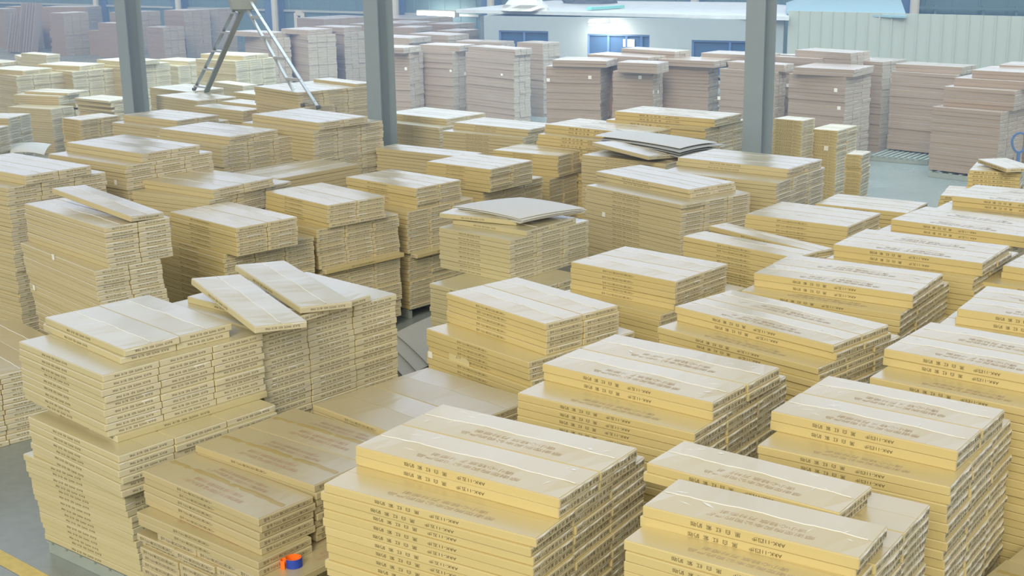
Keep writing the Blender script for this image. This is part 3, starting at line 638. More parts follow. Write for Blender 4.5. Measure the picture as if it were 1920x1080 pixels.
for i, c in enumerate(CARTS):
    if i in DROP: continue
    fam = KIND[c['ty']]; M = matrix(c); Mn = np.array(M)
    if i in IND:
        key = (c['st'], c['ty'], round(c['L'], 3), round(c['w'], 3), round(c['T'], 4), int(c['sh']*5))
        if key not in MESH:
            A = Acc(); A.add(*carton_box(c)); V, F = end_glint_geo(c); A.add(V, F, 3) if V else None; MESH[key] = A.mesh('carton', MATS[fam] + [M_SEAM_GLINT])
        big = NAME[c['ty']]
        o = bpy.data.objects.new(big, MESH[key]); C.objects.link(o); o.matrix_world = M
        o['label'] = label_of(c); o['category'] = 'carton'
        o['group'] = GROUP[big]
        if c['ty'] != 'br':
            for which, cnt in (('side', sides[i]), ('end', ends[i]), ('end2', ends2[i])):
                if cnt < 6 or (which == 'side' and c['ty'] == 'kr' and c['st'] not in ('R1', 'B2', 'B4', 'M11', 'M12')): continue
                k2 = key + (which,)
                if k2 not in MESH:
                    g = print_geo(c, which); A = Acc(); A.add(g[0], g[1], 0); MESH[k2] = A.mesh('print', [M_TEXT])
                obj('printed_text', MESH[k2], o)
            if tops[i] > 1:
                for hf in (0, 1):
                    A = Acc(); V, F = flap_geo(c, hf); A.add(V, F, 0); obj('flap', fixn(A.mesh('flap', [MATS[fam][1]])), o)
                    if tops[i] > 25 and c['st'] not in ('F4', 'X1'):
                        g = red_geo(c, hf) if (hf == 0 or c['ty'] == 'tw') else None
                        if g: A = Acc(); A.add(g[0], g[1], 0); obj('printed_notice', A.mesh('red', [M_RED if c['ty'] == 'tw' else M_FAINT]), o)
                tp = c['ty'] == 'tw'
                if c['lay'] > (1 if c['st'] == 'S2' else 0) or c['st'] == 'F4': continue
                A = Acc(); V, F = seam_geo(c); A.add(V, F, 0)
                obj('packing_tape' if tp else 'film_seam_glint', fixn(A.mesh('seam', [M_TAPE if tp else M_SEAM_GLINT])), o)
    else:
        fm = NAME[c['ty']]; A = stuff[fm]; mo = PAL.index(fam)*3
        V, F, Mi = carton_box(c)
        A.add(V, F, [m + mo for m in Mi], Mn, c['sh'])
        if ends[i] > 0:
            V, F = end_glint_geo(c)
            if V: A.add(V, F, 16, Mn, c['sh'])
        if tops[i] > 0:
            for hf in (0, 1):
                V, F = flap_geo(c, hf); A.add(V, F, 1 + mo, Mn, c['sh'])
        if fm != 'brown_carton' and hits[i] > 0:
            for which, cnt in (('side', sides[i]), ('end', ends[i]), ('end2', ends2[i])):
                if cnt > (0 if c['o'].y < 24 else 3) and not (which == 'side' and c['ty'] == 'kr' and c['st'] not in ('R1', 'B2', 'B4', 'M11', 'M12')):
                    g = print_geo(c, which); A.add(g[0], g[1], 15, Mn, c['sh'])
for fm in sorted(stuff):
    if stuff[fm].n:
        nm = 'stacked_' + fm + 's'
        o = obj(nm, stuff[fm].mesh(nm, [m for f in PAL for m in MATS[f]] + [M_TEXT, M_SEAM_GLINT], True), kind='stuff', category='cartons')
        o['label'] = 'the many remaining ' + fm.replace('_', ' ') + 's filling the stacks across the hall'
# ------------------------------------------------------------------ hall: floor, walls, columns
def poly(name, pts, mat, thick=0.0, parent=None, **props):
    n = len(pts); V = [tuple(p) for p in pts]
    if thick:
        V += [(p[0], p[1], p[2] - thick) for p in pts]
        F = [list(range(n)), list(range(2*n-1, n-1, -1))] + [[i, i+n, (i+1) % n + n, (i+1) % n] for i in range(n)]
    else: F = [list(range(n))]
    A = Acc(); A.add(V, F, 0)
    return obj(name, fixn(A.mesh(name, [mat])), parent, **props)
m = NT('grey_green_epoxy_floor')
geo = m.n('ShaderNodeNewGeometry')
n1 = m.n('ShaderNodeTexNoise', {'Vector': geo.outputs['Position'], 'Scale': .8, 'Detail': 6.0})
n2 = m.n('ShaderNodeTexNoise', {'Vector': geo.outputs['Position'], 'Scale': 9.0, 'Detail': 4.0})
col = m.mix(m.math('MULTIPLY_ADD', n2.outputs[0], .5, m.math('MULTIPLY', n1.outputs[0], .5)), (.20, .235, .225, 1), (.33, .36, .345, 1))
rg = m.math('MULTIPLY_ADD', n1.outputs[0], .2, .16)
m.out(m.n('ShaderNodeBsdfPrincipled', {'Base Color': col, 'Roughness': rg}).outputs[0])
poly('floor', [(-60, -6, 0), (40, -6, 0), (60, 100, 0), (-70, 100, 0)], m.m, kind='structure')
M_YEL = plain('worn_yellow_floor_paint', (.62, .48, .12), .4, noise=.25, nscale=14)
poly('floor_marking', [(-6.3, 11.52, .003), (-3.0, 8.71, .003), (-3.09, 8.6, .003), (-6.39, 11.41, .003)], M_YEL, kind='structure')

M_WALL = plain('blue_grey_steel_wall', (.14, .25, .31), .5, noise=.05)
M_SEAMLINE = plain('pale_wall_joint', (.5, .58, .62), .5)
M_BLUE = plain('blue_painted_steel', (.10, .19, .42), .45)
M_PIPE = plain('white_downpipe', (.75, .78, .78), .4)
M_STEEL = plain('grey_painted_steel', (.29, .36, .42), .38, noise=.05, coat=.3)
M_PANEL = plain('cream_wall_panel', (.32, .365, .39), .55, noise=.04)
M_PART = plain('cream_corrugated_sheet', (.42, .46, .42), .45, noise=.03)
M_ROOF = plain('dusty_white_roof_sheet', (.62, .66, .70), .5, noise=.25, nscale=2.5)
M_GLASS = plain('dark_blue_window_glass', (.05, .10, .20), .08)
M_FRAMEB = plain('blue_window_frame', (.09, .17, .36), .4)
M_ALU = plain('aluminium', (.62, .63, .63), .35, metal=.7)
M_ALUD = plain('weathered_aluminium', (.30, .31, .30), .4, metal=.4)
M_GALV = plain('galvanised_grey_green_steel', (.42, .47, .44), .45, metal=.3, noise=.1)
M_LAMP = plain('lamp_lens', (.9, .9, .9), .3, emit=((1, .98, .9), 14))
M_CARD = plain('white_faced_cardboard_sheet', (.70, .70, .66), .5, noise=.03)
M_GREY = plain('grey_cardboard_sheet', (.50, .52, .52), .5, noise=.05)
E1 = Vector((cos(radians(-38)), sin(radians(-38)), 0)); E2 = Vector((-E1.y, E1.x, 0)); UP = Vector((0, 0, 1))

def corrugated(name, p, d, length, z0, z1, pitch, depth, mat, rib=.05, kind='structure'):
    """sheet wall of flat pans between raised ribs; d is the run direction, the ribs stand towards the viewer"""
    d = Vector(d).normalized(); nrm = Vector((d.y, -d.x, 0))
    if nrm.y > 0: nrm = -nrm
    P = []; s = 0
    while s < length:
        P += [(s, 0), (s + pitch - rib, 0), (s + pitch - rib*.75, depth), (s + pitch - rib*.25, depth)]; s += pitch
    V = []; F = []
    for s, h in P:
        q = Vector(p) + d*s + nrm*h
        V += [(q.x, q.y, z0), (q.x, q.y, z1), (q.x - nrm.x*.06, q.y - nrm.y*.06, z0), (q.x - nrm.x*.06, q.y - nrm.y*.06, z1)]
    for i in range(len(P)-1):
        a = 4*i; b = a+4
        F += [[a, b, b+1, a+1], [a+1, b+1, b+3, a+3], [a+2, a+3, b+3, b+2]]
    A = Acc(); A.add(V, F, 0)
    return obj(name, A.mesh(name, [mat]), kind=kind)
W0 = Vector((-46, 92.6, 0))
corrugated('wall_back', W0, E1, 96, 0, 3.3, .9, .03, M_WALL, rib=.10)
corrugated('wall_left', (-45.8, 92.6, 0), -E2, 60, 0, 3.3, .9, .03, M_WALL, rib=.10)
def on_wall(px, off=.12):
    """point of the back wall seen in image column px"""
    r = pix_ray(px, 20); nrm = Vector((E1.y, -E1.x, 0))
    t = ((W0 - O).dot(nrm))/r.dot(nrm)
    q = O + r*t; q.z = 0
    return q + nrm*off
for k, (px, wd) in enumerate(((196, .8), (346, .9), (522, 1.1), (748, 1.0), (928, .9), (1310, .7), (1697, 1.25))):
    q = on_wall(px, .25)
    beams('column', [((q.x, q.y, 0), (q.x, q.y, 3.25), wd*.9, .35, tuple(E2))], [M_BLUE], kind='structure')
    q2 = on_wall(px + {196: 7, 346: 11, 522: 15, 748: 15, 928: 13, 1310: 11, 1697: 33}[px], .75)
    A = Acc(); N = 10; R_ = .16
    V = [(q2.x + R_*cos(2*pi*i/N), q2.y + R_*sin(2*pi*i/N), z) for z in (0, 3.2) for i in range(N)]
    A.add(V, [[i, (i+1) % N, (i+1) % N + N, i + N] for i in range(N)] + [list(range(N, 2*N))], 0)
    dp = obj('downpipe', fixn(A.mesh('downpipe', [M_PIPE])), category='pipe', group='white downpipes on the far wall')
    dp['label'] = 'white vertical downpipe beside ' + ['the blue column farthest along the wall', 'the second blue column behind the lavender stacks', 'the blue column seen beside the ladder', 'the blue column next to the middle steel post', 'the blue column above the flat roof tip', 'the narrow blue column over the office roof', 'the wide blue column over the corrugated partition'][k]
# horizontal joint of the wall panels and the conduit at the right
qa = on_wall(0, .1); qb = on_wall(900, .1)
z_j = O.z + (pix_ray(475, 18).z)*((on_wall(475) - O).xy.length/pix_ray(475, 18).xy.length)
beams('trim_1', [((qa.x, qa.y, z_j), (qb.x, qb.y, z_j), .04, .10)], [M_SEAMLINE], kind='structure')
qa = on_wall(1722, .3); qb = on_wall(2050, .3)
z_c = O.z + pix_ray(1800, 15).z*((on_wall(1800) - O).xy.length/pix_ray(1800, 15).xy.length)
lst = [((qa.x, qa.y, z_c), (qb.x, qb.y, z_c), .09, .09)]
cd = beams('wall_conduit', lst, [M_WALL], category='pipe'); cd['label'] = 'thin blue-grey conduit running level along the far wall beside the wide column'
for px in (1758, 1848, 1910):
    q = on_wall(px, .25); beams('bracket', [((q.x, q.y, z_c-1.6), (q.x, q.y, z_c+.1), .08, .08)], [M_WALL], cd)
# door frame on the far wall beside the ladder
q = on_wall(559, .15); q2 = on_wall(571, .15)
zt = O.z + pix_ray(562, 24).z*((on_wall(562) - O).xy.length/pix_ray(562, 24).xy.length)
beams('door_1', [((q.x, q.y, 0), (q.x, q.y, zt), .2, .1), ((q2.x, q2.y, 0), (q2.x, q2.y, zt), .2, .1), ((q.x, q.y, zt), (q2.x, q2.y, zt), .1, .25)], [M_PIPE], kind='structure')

# office cabin
OH = 2.56
pA = Vector((-.82, 39.8, 0)); pB = Vector((7.35, 35.55, 0)); dF = (pB - pA).normalized(); nF = Vector((-dF.y, dF.x, 0))
LF = (pB-pA).length
def oset(s, z, back=0.0): return pA + dF*s + UP*z + nF*back
def sfor(px, py=60):
    r = pix_ray(px, py); nn = Vector((dF.y, -dF.x, 0)); t = (pA - O).dot(nn)/r.dot(nn); q = O + r*t
    return (q - pA).dot(dF), q.z
def rect_wall(name, p0, d, holes, L, H, mat, th=.12, **props):
    """wall with rectangular holes: holes = [(s0, s1, z0, z1)]"""
    xs = sorted({0, L, *[h[0] for h in holes], *[h[1] for h in holes]}); zs = sorted({0, H, *[h[2] for h in holes], *[h[3] for h in holes]})
    A = Acc(); nb = Vector((-d.y, d.x, 0))
    for i in range(len(xs)-1):
        for j in range(len(zs)-1):
            cx = (xs[i]+xs[i+1])/2; cz = (zs[j]+zs[j+1])/2
            if any(h[0] < cx < h[1] and h[2] < cz < h[3] for h in holes): continue
            c8 = [p0 + d*s + UP*z + nb*b for b in (0, th) for s, z in ((xs[i], zs[j]), (xs[i+1], zs[j]), (xs[i+1], zs[j+1]), (xs[i], zs[j+1]))]
            A.add([tuple(v) for v in c8], [[0,1,2,3],[7,6,5,4],[0,4,5,1],[1,5,6,2],[2,6,7,3],[3,7,4,0]], 0)
    return obj(name, fixn(A.mesh(name, [mat])), **props)
s1, zt1 = sfor(935, 57); s2, _ = sfor(1028, 65); s3, zt2 = sfor(1101, 62); s4, zt2b = sfor(1218, 67); s5, zt3 = sfor(1297, 75); s6 = sfor(1440, 78)[0]
holes = [(s1, s2, 1.0, zt1), (s3, s4, .05, (zt2+zt2b)/2), (s5, s6, 1.0, zt3)]
rect_wall('wall_office_front', pA, dF, holes, LF, OH, M_PANEL, kind='structure')
rect_wall('wall_office_left', pA + nF*7, -nF, [], 7, OH, M_PANEL, kind='structure')
for k, h in enumerate(holes):
    p = lambda s, z, b=.06: tuple(oset(s, z, b))
    fr = [(p(h[0], h[2]), p(h[0], h[3]), .08, .07), (p(h[1], h[2]), p(h[1], h[3]), .08, .07), (p(h[0], h[3]), p(h[1], h[3]), .07, .09), (p(h[0], h[2]), p(h[1], h[2]), .07, .09)]
    nm = (h[1]-h[0])
    for t in ((.33, .62, .86) if k == 1 else (.5,)): fr.append((p(h[0]+nm*t, h[2]), p(h[0]+nm*t, h[3]), .06, .06))
    o = beams('window_%d' % (k+1) if k != 1 else 'door_2', fr, [M_FRAMEB], kind='structure')
    A = Acc(); c4 = [oset(h[0], h[2], .09), oset(h[1], h[2], .09), oset(h[1], h[3], .09), oset(h[0], h[3], .09)]
    A.add([tuple(v) for v in c4], [[0, 1, 2, 3]], 0); obj('pane', A.mesh('pane', [M_GLASS]), o)
# bright doorway beyond the cabin, seen through the glass as a lit pane
sa = sfor(1167, 82)[0]; sb = sfor(1188, 82)[0]; za = sfor(1178, 88)[1]; zb_ = sfor(1178, 74)[1]
A = Acc(); A.add([tuple(oset(sa, za, .05)), tuple(oset(sb, za, .05)), tuple(oset(sb, zb_, .05)), tuple(oset(sa, zb_, .05))], [[0,1,2,3]], 0)
M_LITP = plain('lit_window_pane', (.9, .85, .75), .4, emit=((1, .93, .82), .9))
obj('window_4', A.mesh('lit_pane', [M_LITP]), kind='structure')
poly('roof_1', [(-1.62, 41.9, OH+.1), (7.42, 35.25, OH+.1), (8.6, 41.4, OH+.1), (7.9, 43.6, OH+.1), (1.7, 47.4, OH+.1), (.3, 45.4, OH+.1)], M_ROOF, .1, kind='structure')
# round lamp under the eave
def disc(name, c, r, h, mats, parent=None, n=20, **props):
    A = Acc(); V = []
    for z, rr in ((c[2]+h, r*.85), (c[2]+h*.3, r), (c[2], r*.9)):
        V += [(c[0]+rr*cos(2*pi*i/n), c[1]+rr*sin(2*pi*i/n), z) for i in range(n)]
    F = [[k*n+i, k*n+(i+1) % n, (k+1)*n+(i+1) % n, (k+1)*n+i] for k in (0, 1) for i in range(n)] + [list(range(n)), list(range(3*n-1, 2*n-1, -1))]
    A.add(V, F, 0); return obj(name, fixn(A.mesh(name, mats)), parent, **props)
sl, zl = sfor(1140, 37); lp = oset(sl, 0, -.62)
lamp = disc('ceiling_lamp', (lp.x, lp.y, OH-.13), .33, .12, [M_PIPE], category='lamp'); lamp['label'] = 'round glowing lamp under the eave of the flat-roofed cabin'
disc('lamp_lens', (lp.x, lp.y, OH-.18), .30, .05, [M_LAMP], lamp)
ld = bpy.data.lights.new('cabin_lamp_light', 'AREA'); ld.energy = 40; ld.size = .5; ld.shape = 'DISK'; ld.color = (1, 1, .96)
lo = bpy.data.objects.new('cabin_lamp_light', ld); C.objects.link(lo); lo.location = (lp.x + dF.x*.1, lp.y + .1, OH-.22); lo.rotation_euler = (radians(35), 0, math.atan2(dF.y, dF.x))
lt = on_wall(843, .8); zz = O.z + pix_ray(843, 25).z*((lt - O).xy.length/pix_ray(843, 25).xy.length)
o = beams('wall_light', [((lt.x-.5*E1.x*2.2, lt.y-.5*E1.y*2.2, zz), (lt.x+.5*E1.x*2.2, lt.y+.5*E1.y*2.2, zz), .3, .28)], [M_PIPE], category='lamp'); o['label'] = 'long glowing wall light beside the tip of the flat cabin roof'
beams('light_tube', [((lt.x-.5*E1.x*2.1, lt.y-.5*E1.y*2.1, zz-.02), (lt.x+.5*E1.x*2.1, lt.y+.5*E1.y*2.1, zz-.02), .34, .2)], [M_LAMP], o)
# things lying on the cabin roof
def at(px, py, z):
    r = pix_ray(px, py); t = (z - O.z)/r.z; return O + r*t
a = at(1104, 16, OH+.16); b = at(1166, 12, OH+.16)
M_TEAL = plain('turquoise_plastic', (.25, .68, .66), .4)
o = beams('roof_batten', [(tuple(a), tuple(b), .22, .08)], [M_TEAL], category='batten'); o['label'] = 'thin turquoise batten lying on the dusty cabin roof'
a = at(1075, 6, OH+.1); b = at(1135, 6, OH+.1); M_DARK = plain('dark_grey_bundle', (.12, .14, .18), .7, bump=.6)
def blob(name, c, sx, sy, sz, mat, seed=1, n=14, rotz=0.0, **props):
    A = Acc(); rr = random.Random(seed); V = []; m_ = 8
    for j in range(m_+1):
        th = pi/2*j/m_
        for i in range(n):
            ph = 2*pi*i/n; k = 1 + rr.uniform(-.09, .09)
            x, y = sx*cos(th)*cos(ph)*k, sy*cos(th)*sin(ph)*k
            V.append((c[0]+x*cos(rotz)-y*sin(rotz), c[1]+x*sin(rotz)+y*cos(rotz), c[2]+sz*sin(th)*k))
    F = [[j*n+i, j*n+(i+1) % n, (j+1)*n+(i+1) % n, (j+1)*n+i] for j in range(m_) for i in range(n)] + [list(range(n))]
    A.add(V, F, 0); return obj(name, fixn(A.mesh(name, [mat])), **props)
cm = (a+b)/2
o = blob('tarp_bundle', (cm.x, cm.y, OH+.1), 1.0, .6, .5, M_DARK, rotz=radians(-38), category='bundle'); o['label'] = 'dark grey bundle lying on the far edge of the cabin roof'
a = at(985, 7, OH+.3); M_WB = plain('white_plastic_sacks', (.72, .72, .70), .5)
o = blob('plastic_bundle', (a.x, a.y, OH+.1), .8, .5, .45, M_WB, 5, rotz=radians(-38), category='bundle'); o['label'] = 'white plastic bundle at the far corner of the cabin roof'
# partition of cream corrugated sheet running on from the cabin
corrugated('wall_partition', (7.45, 35.5, 0), (4.9, -4.3, 0), 15, 0, 2.80, .33, .035, M_PART, rib=.06)
M_CYAN = plain('pale_blue_sheet', (.28, .44, .52), .5)
a = at(1470, 20, 2.9); b = at(1690, 12, 3.3); c_ = at(1690, 24, 2.9); d_ = at(1560, 24, 2.8)
poly('roof_2', [tuple(at(1475, 22, 2.75)), tuple(at(1700, 30, 2.75)), (at(1700, 30, 2.75)+Vector((1.5, 7, 1.0)))[:], (at(1475, 22, 2.75)+Vector((.6, 3, .1)))[:]], M_CYAN, .05, kind='structure')

# steel H columns
def hcol(x, y, name, w, d, ang, label=None):
    e1 = Vector((cos(radians(ang)), sin(radians(ang)), 0)); e2 = Vector((-e1.y, e1.x, 0)); c = Vector((x, y, 0)); t = .02
    L = []
    top = 9.0
    for s in (-1, 1):
        q = c + e2*s*(d/2); L.append(((q.x, q.y, 0), (q.x, q.y, top), w, t, tuple(e2)))
    L.append(((c.x, c.y, 0), (c.x, c.y, top), d - t, t, tuple(e1)))
    o = beams(name, L, [M_STEEL], kind='structure')
    beams('base_plate', [((c.x - e1.x*.3, c.y - e1.y*.3, .015), (c.x + e1.x*.3, c.y + e1.y*.3, .015), .6, .03)], [M_STEEL], o)
for (x, y) in COLS: hcol(x, y, 'column', *COLDIM)

# ------------------------------------------------------------------ step ladder standing on the stacks
def rail(p, q, w=.055, h=.028): return (tuple(p), tuple(q), w, h)
zf = LAD_Z
Lf, Ln = at(364, 169, zf), at(387, 172, zf)
Rf_, Rn_ = at(567, 199, 1.955), at(597, 203, 1.955)
cx = (Lf + Ln + Rf_ + Rn_)/4
TH = 1.93
axis = ((Ln - Lf) + (Rn_ - Rf_)).normalized()
apN = Vector((cx.x, cx.y, zf + TH)) + axis*.13; apF = Vector((cx.x, cx.y, zf + TH)) - axis*.13
lad = beams('step_ladder', [rail(Ln, apN + (Ln-apN).normalized()*.05, .10, .04), rail(Lf, apF + (Lf-apF).normalized()*.05, .06, .03)], [M_ALUD], category='ladder')
lad['label'] = 'tall aluminium folding step ladder standing open on top of the kraft stacks'
beams('support_frame', [rail(Rn_, apN + (Rn_-apN).normalized()*.05, .055, .03), rail(Rf_, apF + (Rf_-apF).normalized()*.05, .05, .03)], [M_ALU], lad)
beams('top_cap', [(tuple(apN + axis*.04), tuple(apF - axis*.04), .22, .04)], [M_ALU], lad)
for k in range(1, 6):
    t = k*.2 - .15
    a = Ln.lerp(apN, t); b = Lf.lerp(apF, t); beams('step', [(tuple(a), tuple(b), .13, .035)], [M_ALU], lad)
for k in range(1, 6):
    t = k*.19 - .14
    a = Rn_.lerp(apN, t); b = Rf_.lerp(apF, t); beams('cross_bar', [(tuple(a), tuple(b), .03, .05)], [M_ALU], lad)
for p in (Ln, Lf, Rn_, Rf_):
    disc('rubber_foot', (p.x, p.y, p.z - .002), .045, .05, [M_DARK], lad, 10)
# work bag hung over the ladder top
bt = apN.lerp(apF, .5) + Vector((0, -.05, 0))
A = Acc(); V = []; n = 16; rr = random.Random(3)
for j, (z, r) in enumerate(((.25, .16), (.12, .22), (-.05, .23), (-.2, .2), (-.26, .08))):
    for i in range(n):
        ph = 2*pi*i/n; k = 1 + rr.uniform(-.05, .05); V.append((bt.x - .02 + r*1.15*cos(ph)*k, bt.y + r*.8*sin(ph)*k, bt.z + z))
A.add(V, [[j*n+i, j*n+(i+1) % n, (j+1)*n+(i+1) % n, (j+1)*n+i] for j in range(4) for i in range(n)] + [list(range(n)), list(range(4*n, 5*n))], 0)
o = obj('work_bag', fixn(A.mesh('bag', [plain('grey_canvas', (.36, .40, .40), .8)])), category='bag'); o['label'] = 'grey canvas bag hanging over the top of the ladder'

# ------------------------------------------------------------------ loose sheets of flattened cardboard
def sheet(name, c4, z, t, mat, sag=0.0, n=8, **props):
    """a thin board: four plan corners, optional sag towards the ends"""
    V = []; P = [Vector((*p[:2], 0)) for p in c4]
    for lev in (0, 1):
        for j in range(n+1):
            for i in range(n+1):
                u, v = i/n, j/n
                q = P[0]*(1-u)*(1-v) + P[1]*u*(1-v) + P[2]*u*v + P[3]*(1-u)*v
                V.append((q.x, q.y, z + lev*t - sag*((2*u-1)**2)*.5 - sag*((2*v-1)**2)*.5))
    N = (n+1)**2; F = []
    for j in range(n):
        for i in range(n):
            a = j*(n+1)+i; F += [[a, a+n+1, a+n+2, a+1], [N+a, N+a+1, N+a+n+2, N+a+n+1]]
    for i in range(n):
        for a, b in ((i, i+1), ((n)*(n+1)+i, n*(n+1)+i+1), (i*(n+1), (i+1)*(n+1)), (i*(n+1)+n, (i+1)*(n+1)+n)):
            F.append([a, b, b+N, a+N])
    A = Acc(); A.add(V, F, 0); return obj(name, fixn(A.mesh(name, [mat])), **props)
zc = 1.705
for k in range(4):
    j = [Vector((rng.uniform(-.03, .03), rng.uniform(-.03, .03), 0)) for _ in range(4)]
    c4 = [at(855, 387.5, 1.72)+j[0], at(978, 411.7, 1.72)+j[1], at(1099, 391.7, 1.72)+j[2], at(973, 371, 1.72)+j[3]]
    o = sheet('cardboard_sheet', c4, zc + k*.016, .007, M_CARD, sag=.03, category='sheet', group='flattened sheets on the tall pale stack')
    o['label'] = ['bottom', 'second lowest', 'second highest', 'topmost'][k] + ' flattened cardboard sheet on the tall middle stack with long print'
zc = 1.80
for k in range(4):
    j = [Vector((rng.uniform(-.08, .08), rng.uniform(-.08, .08), 0)) for _ in range(4)]
    c4 = [at(1121.7, 252, 1.88)+j[0], at(1266.7, 276, 1.88)+j[1], at(1355, 264, 1.88)+j[2], at(1180, 241, 1.88)+j[3]]
    o = sheet('cardboard_sheet', c4, zc + k*.028, .007, M_CARD if k == 3 else M_GREY, sag=.07 - .012*k, category='sheet', group='flattened sheets behind the near kraft stack')
    o['label'] = ['bottom', 'second lowest', 'second highest', 'topmost'][k] + ' flattened sheet on the low stack beside the third steel column'
for k in range(3):
    d = Vector((.12*k, .1*k, 0)); q0 = at(735, 690, 0)
    c4 = [at(700, 640, .1)+d, at(760, 700, .1)+d, at(850, 660, .1)+d, at(800, 596, .1)+d]
    o = sheet('cardboard_sheet', c4, .06 + .05*k, .008, M_GREY, sag=.03, category='sheet', group='flattened sheets on the floor')
    o['label'] = ['lowest', 'middle', 'topmost'][k] + ' grey flattened sheet on the floor in the aisle gap'
c4 = [at(18, 278, 1.0), at(82, 281, 1.0), at(96, 262, 1.0), at(22, 262, 1.0)]
o = sheet('cardboard_sheet', c4, .98, .01, M_CARD, sag=.08, category='sheet'); o['label'] = 'bent pale sheet lying between the small stacks near the left edge'

# boards leaning against the lavender stacks
M_BRD = plain('pale_brown_board', (.42, .36, .33), .6, noise=.05)
for k in range(9):
    px = 47 + k*5.2 + (3 if k > 4 else 0); py = 95
    q = at(px, py, 0.02) + Vector((-.3, -1.1, 0)); t = q + Vector((.2 + .05*(k > 4), .55, 0)); hgt = 1.75 if k < 4 else 2.25
    o = beams('leaning_board', [(tuple(q), (t.x, t.y, hgt), .34, .05, tuple(E1))], [M_BRD], category='board', group='boards leaning on the lavender stacks')
    o['label'] = ORD[k].replace('top', 'first') + ' long board from the left of the boards leaning on the far stacks'

# ------------------------------------------------------------------ steel pallets
def pallet(x, y, a, L, W, label, slats=9, z=0.0, H=.13, name='steel_pallet'):
    e1 = Vector((cos(radians(a)), sin(radians(a)), 0)); e2 = Vector((-e1.y, e1.x, 0)); c = Vector((x, y, z))
    fr = []
    for s in (0, .5, 1):
        p = c + e2*(W*(.04 + .92*s)); fr.append((tuple(p + UP*(H*.42)), tuple(p + e1*L + UP*(H*.42)), .06, H*.8))
    o = beams(name, fr, [M_GALV], category='pallet', group='steel pallets'); o['label'] = label
    for k in range(slats):
        p = c + e1*(L*(.04 + .92*k/(slats-1))); beams('slat', [(tuple(p + UP*(H*.9)), tuple(p + e2*W + UP*(H*.9)), .07, H*.16)], [M_GALV], o)
    return o
pallet(*PAL_EMPTY, 'empty grey slatted steel pallet on the floor in front of brown stacks', slats=10)
for st, lab in (('RB10', 'grey steel pallet under the stepped brown stack'), ('F1', 'steel pallet under the pale stack nearest the yellow floor line'), ('M5', 'steel pallet under the tall kraft stack by the aisle gap'), ('M6', 'steel pallet under the second kraft stack by the aisle gap')):
    b = [b for b in BLOCKS if b[0] == st][-1]
    pallet(b[2]+b[11], b[3]+b[12], b[4], b[6]-.04, b[7]*b[8]-.06, lab, slats=7, H=.125)

# ------------------------------------------------------------------ orange and blue strap on the ledge
sp = at(551, 1061, STRAP_Z); M_OR = plain('orange_strap', (1.0, .20, .02), .55); M_BL = plain('blue_strap', (.02, .06, .42), .5)
def ribbon(pts, h, t, mat, name, parent=None, **props):
    V = []; n = len(pts)
    for i, p in enumerate(pts):
        a = pts[max(0, i-1)]; b = pts[min(n-1, i+1)]; d = Vector((b[0]-a[0], b[1]-a[1])).normalized(); nn = Vector((-d.y, d.x))*t/2
        for s in (-1, 1):
            for z in (0, h): V.append((p[0]+nn.x*s, p[1]+nn.y*s, p[2]+z))
    F = []
    for i in range(n-1):
        a = 4*i; b = a+4; F += [[a, b, b+1, a+1], [a+2, a+3, b+3, b+2], [a+1, b+1, b+3, a+3], [a, a+2, b+2, b]]
    F += [[0, 1, 3, 2], [4*n-4, 4*n-2, 4*n-1, 4*n-3]]
    A = Acc(); A.add(V, F, 0); return obj(name, fixn(A.mesh(name, [mat])), parent, **props)
r = .047; zs = sp.z
ring = [(sp.x + r*1.1*cos(t), sp.y + r*sin(t), zs) for t in [radians(185 + i*15) for i in range(0, 25)]]
tail = [(sp.x - .050, sp.y - .052, zs), (sp.x - .066, sp.y - .055, zs), (sp.x - .078, sp.y - .043, zs), (sp.x - .080, sp.y - .024, zs), (sp.x - .070, sp.y - .008, zs), (sp.x - .058, sp.y - .004, zs)]
o = ribbon(tail + ring, .062, .003, M_OR, 'strap_roll', category='strap'); o['label'] = 'orange and blue strap rolled into a loop on the carton ledge'
ring2 = [(sp.x + r*1.1*cos(t)*1.07, sp.y + r*sin(t)*1.07, zs) for t in [radians(222 + i*12) for i in range(0, 14)]]
ribbon(ring2, .061, .003, M_BL, 'blue_face', o)
# blue cable loop of a trolley handle at the right edge
q = at(1912, 262, .9)
pts = [(q.x + .14*cos(t)*(1+.2*sin(t)), q.y, q.z - .06 + .19*sin(t)) for t in [i*pi/8 for i in range(17)]]
o = beams('trolley_handle', [(pts[i], pts[i+1], .035, .035) for i in range(16)] + [((q.x, q.y, 0), (q.x, q.y, q.z-.22), .05, .05)], [M_BLUE], category='handle'); o['label'] = 'blue steel loop handle standing at the edge beside the stepped brown stack'
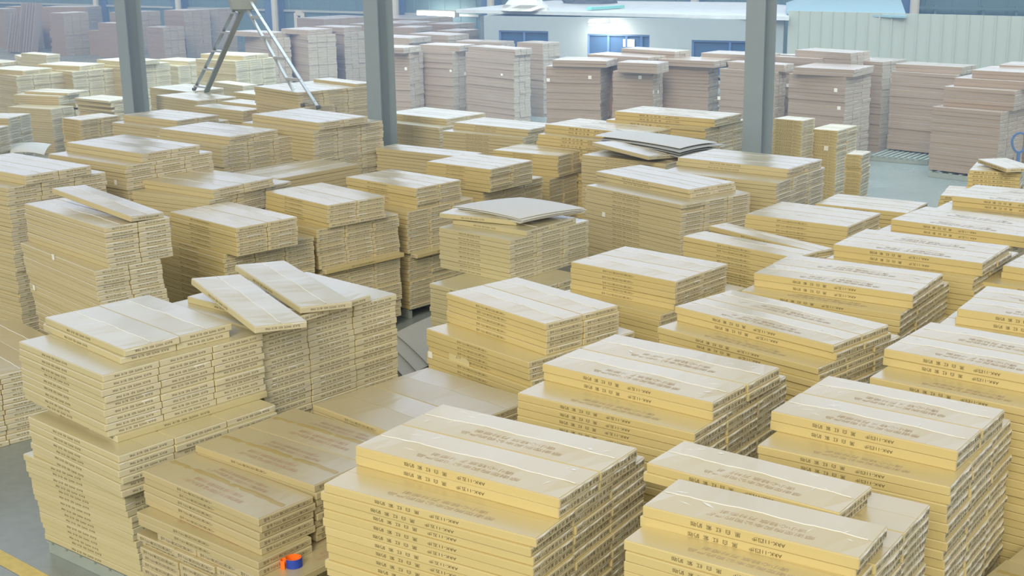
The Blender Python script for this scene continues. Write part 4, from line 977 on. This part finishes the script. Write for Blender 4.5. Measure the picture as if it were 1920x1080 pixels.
# small paper stickers
def stick(px, py, s=.035):
    d = pix_ray(px, py); loc, nor, fi, dist = tree.ray_cast(O, d)
    if fi is None: return
    c = CARTS[own[fi]]; nor = nor if nor.dot(d) < 0 else -nor
    u = UP.cross(nor).normalized(); v = nor.cross(u); p = loc + nor*.002
    if abs(nor.z) > .7: u = c['e1']; v = c['e2']
    A = Acc(); A.add([tuple(p + u*a*s + v*b*s) for a, b in ((-1,-1),(1,-1),(1,1),(-1,1))], [[0,1,2,3]], 0)
    par = None
    for ob in bpy.data.objects:
        if ob.get('category') == 'carton' and (ob.matrix_world.translation - matrix(c).translation).length < .001: par = ob; break
    if par is None: STK.append((A, c)); return
    o = obj('paper_sticker', A.mesh('sticker', [M_WHITE]), par); o.matrix_parent_inverse = matrix(c).inverted(); o['label'] = 'small white paper sticker'
def note(px, py, w_, h_):
    d = pix_ray(px, py); loc, nor, fi, dist = tree.ray_cast(O, d)
    c = CARTS[own[fi]]; nor = nor if nor.dot(d) < 0 else -nor; u = UP.cross(nor).normalized(); v = nor.cross(u); p = loc + nor*.004
    pts = [(-1,-1),(.75,-1),(1,-.7),(.95,.1),(.7,.45),(.35,.7),(.1,1),(-1,1)]
    A = Acc(); A.add([tuple(p + u*a*w_ + v*b*h_) for a, b in pts], [list(range(8))], 0)
    for s_, dx, dy, sz in (('上17', -.1, .35, .035), ('全品黑', .0, -.45, .04)):
        tv, tf = text_geo(s_); A.add([tuple(p + nor*.001 + u*(dx*w_ + q[0]*sz) + v*(dy*h_ + q[1]*sz)) for q in tv], tf, 1)
    o = obj('paper_note', A.mesh('note', [plain('yellowed_paper', (.66, .58, .33), .7), M_TEXT]))
    for ob in list(bpy.data.objects):
        if ob.get('category') == 'carton' and (ob.matrix_world.translation - matrix(c).translation).length < .001: o.parent = ob; o.matrix_parent_inverse = matrix(c).inverted()
    o['label'] = 'yellowish torn paper note with handwriting'
STK = []
note(862, 676, .14, .085)
for q in ((100, 482), (64, 539), (217, 342), (807, 665), (1132, 402), (1549, 278), (761, 129), (845, 133), (872, 138), (941, 141), (1028, 150), (1106, 145), (1200, 145), (1225, 173), (1234, 172), (1348, 184), (1573, 203), (1567, 169), (1477, 160)): stick(*q, s=.03 if q[1] > 300 else .04)
if STK:
    A = Acc()
    for a, c in STK: A.add(a.v[0], a.f, 0)
    obj('paper_sticker', A.mesh('sticker', [M_WHITE]), bpy.data.objects['stacked_brown_cartons'])

# ------------------------------------------------------------------ dusty air of the hall
m = NT('dusty_air')
vs = m.n('ShaderNodeVolumeScatter', {'Color': (*HAZE_C, 1), 'Density': HAZE, 'Anisotropy': .3})
m.t.nodes.new('ShaderNodeOutputMaterial'); m.t.links.new(vs.outputs[0], m.t.nodes['Material Output'].inputs['Volume'])
A = Acc(); V = [(x, y, z) for z in (.002, 7) for (x, y) in ((-60, 12), (40, 12), (55, 98), (-66, 98))]
A.add(V, [[0,3,2,1],[4,5,6,7],[0,1,5,4],[1,2,6,5],[2,3,7,6],[3,0,4,7]], 0)
o = obj('haze', A.mesh('haze', [m.m]), kind='stuff'); o['label'] = 'thin bluish dusty haze in the far part of the hall'
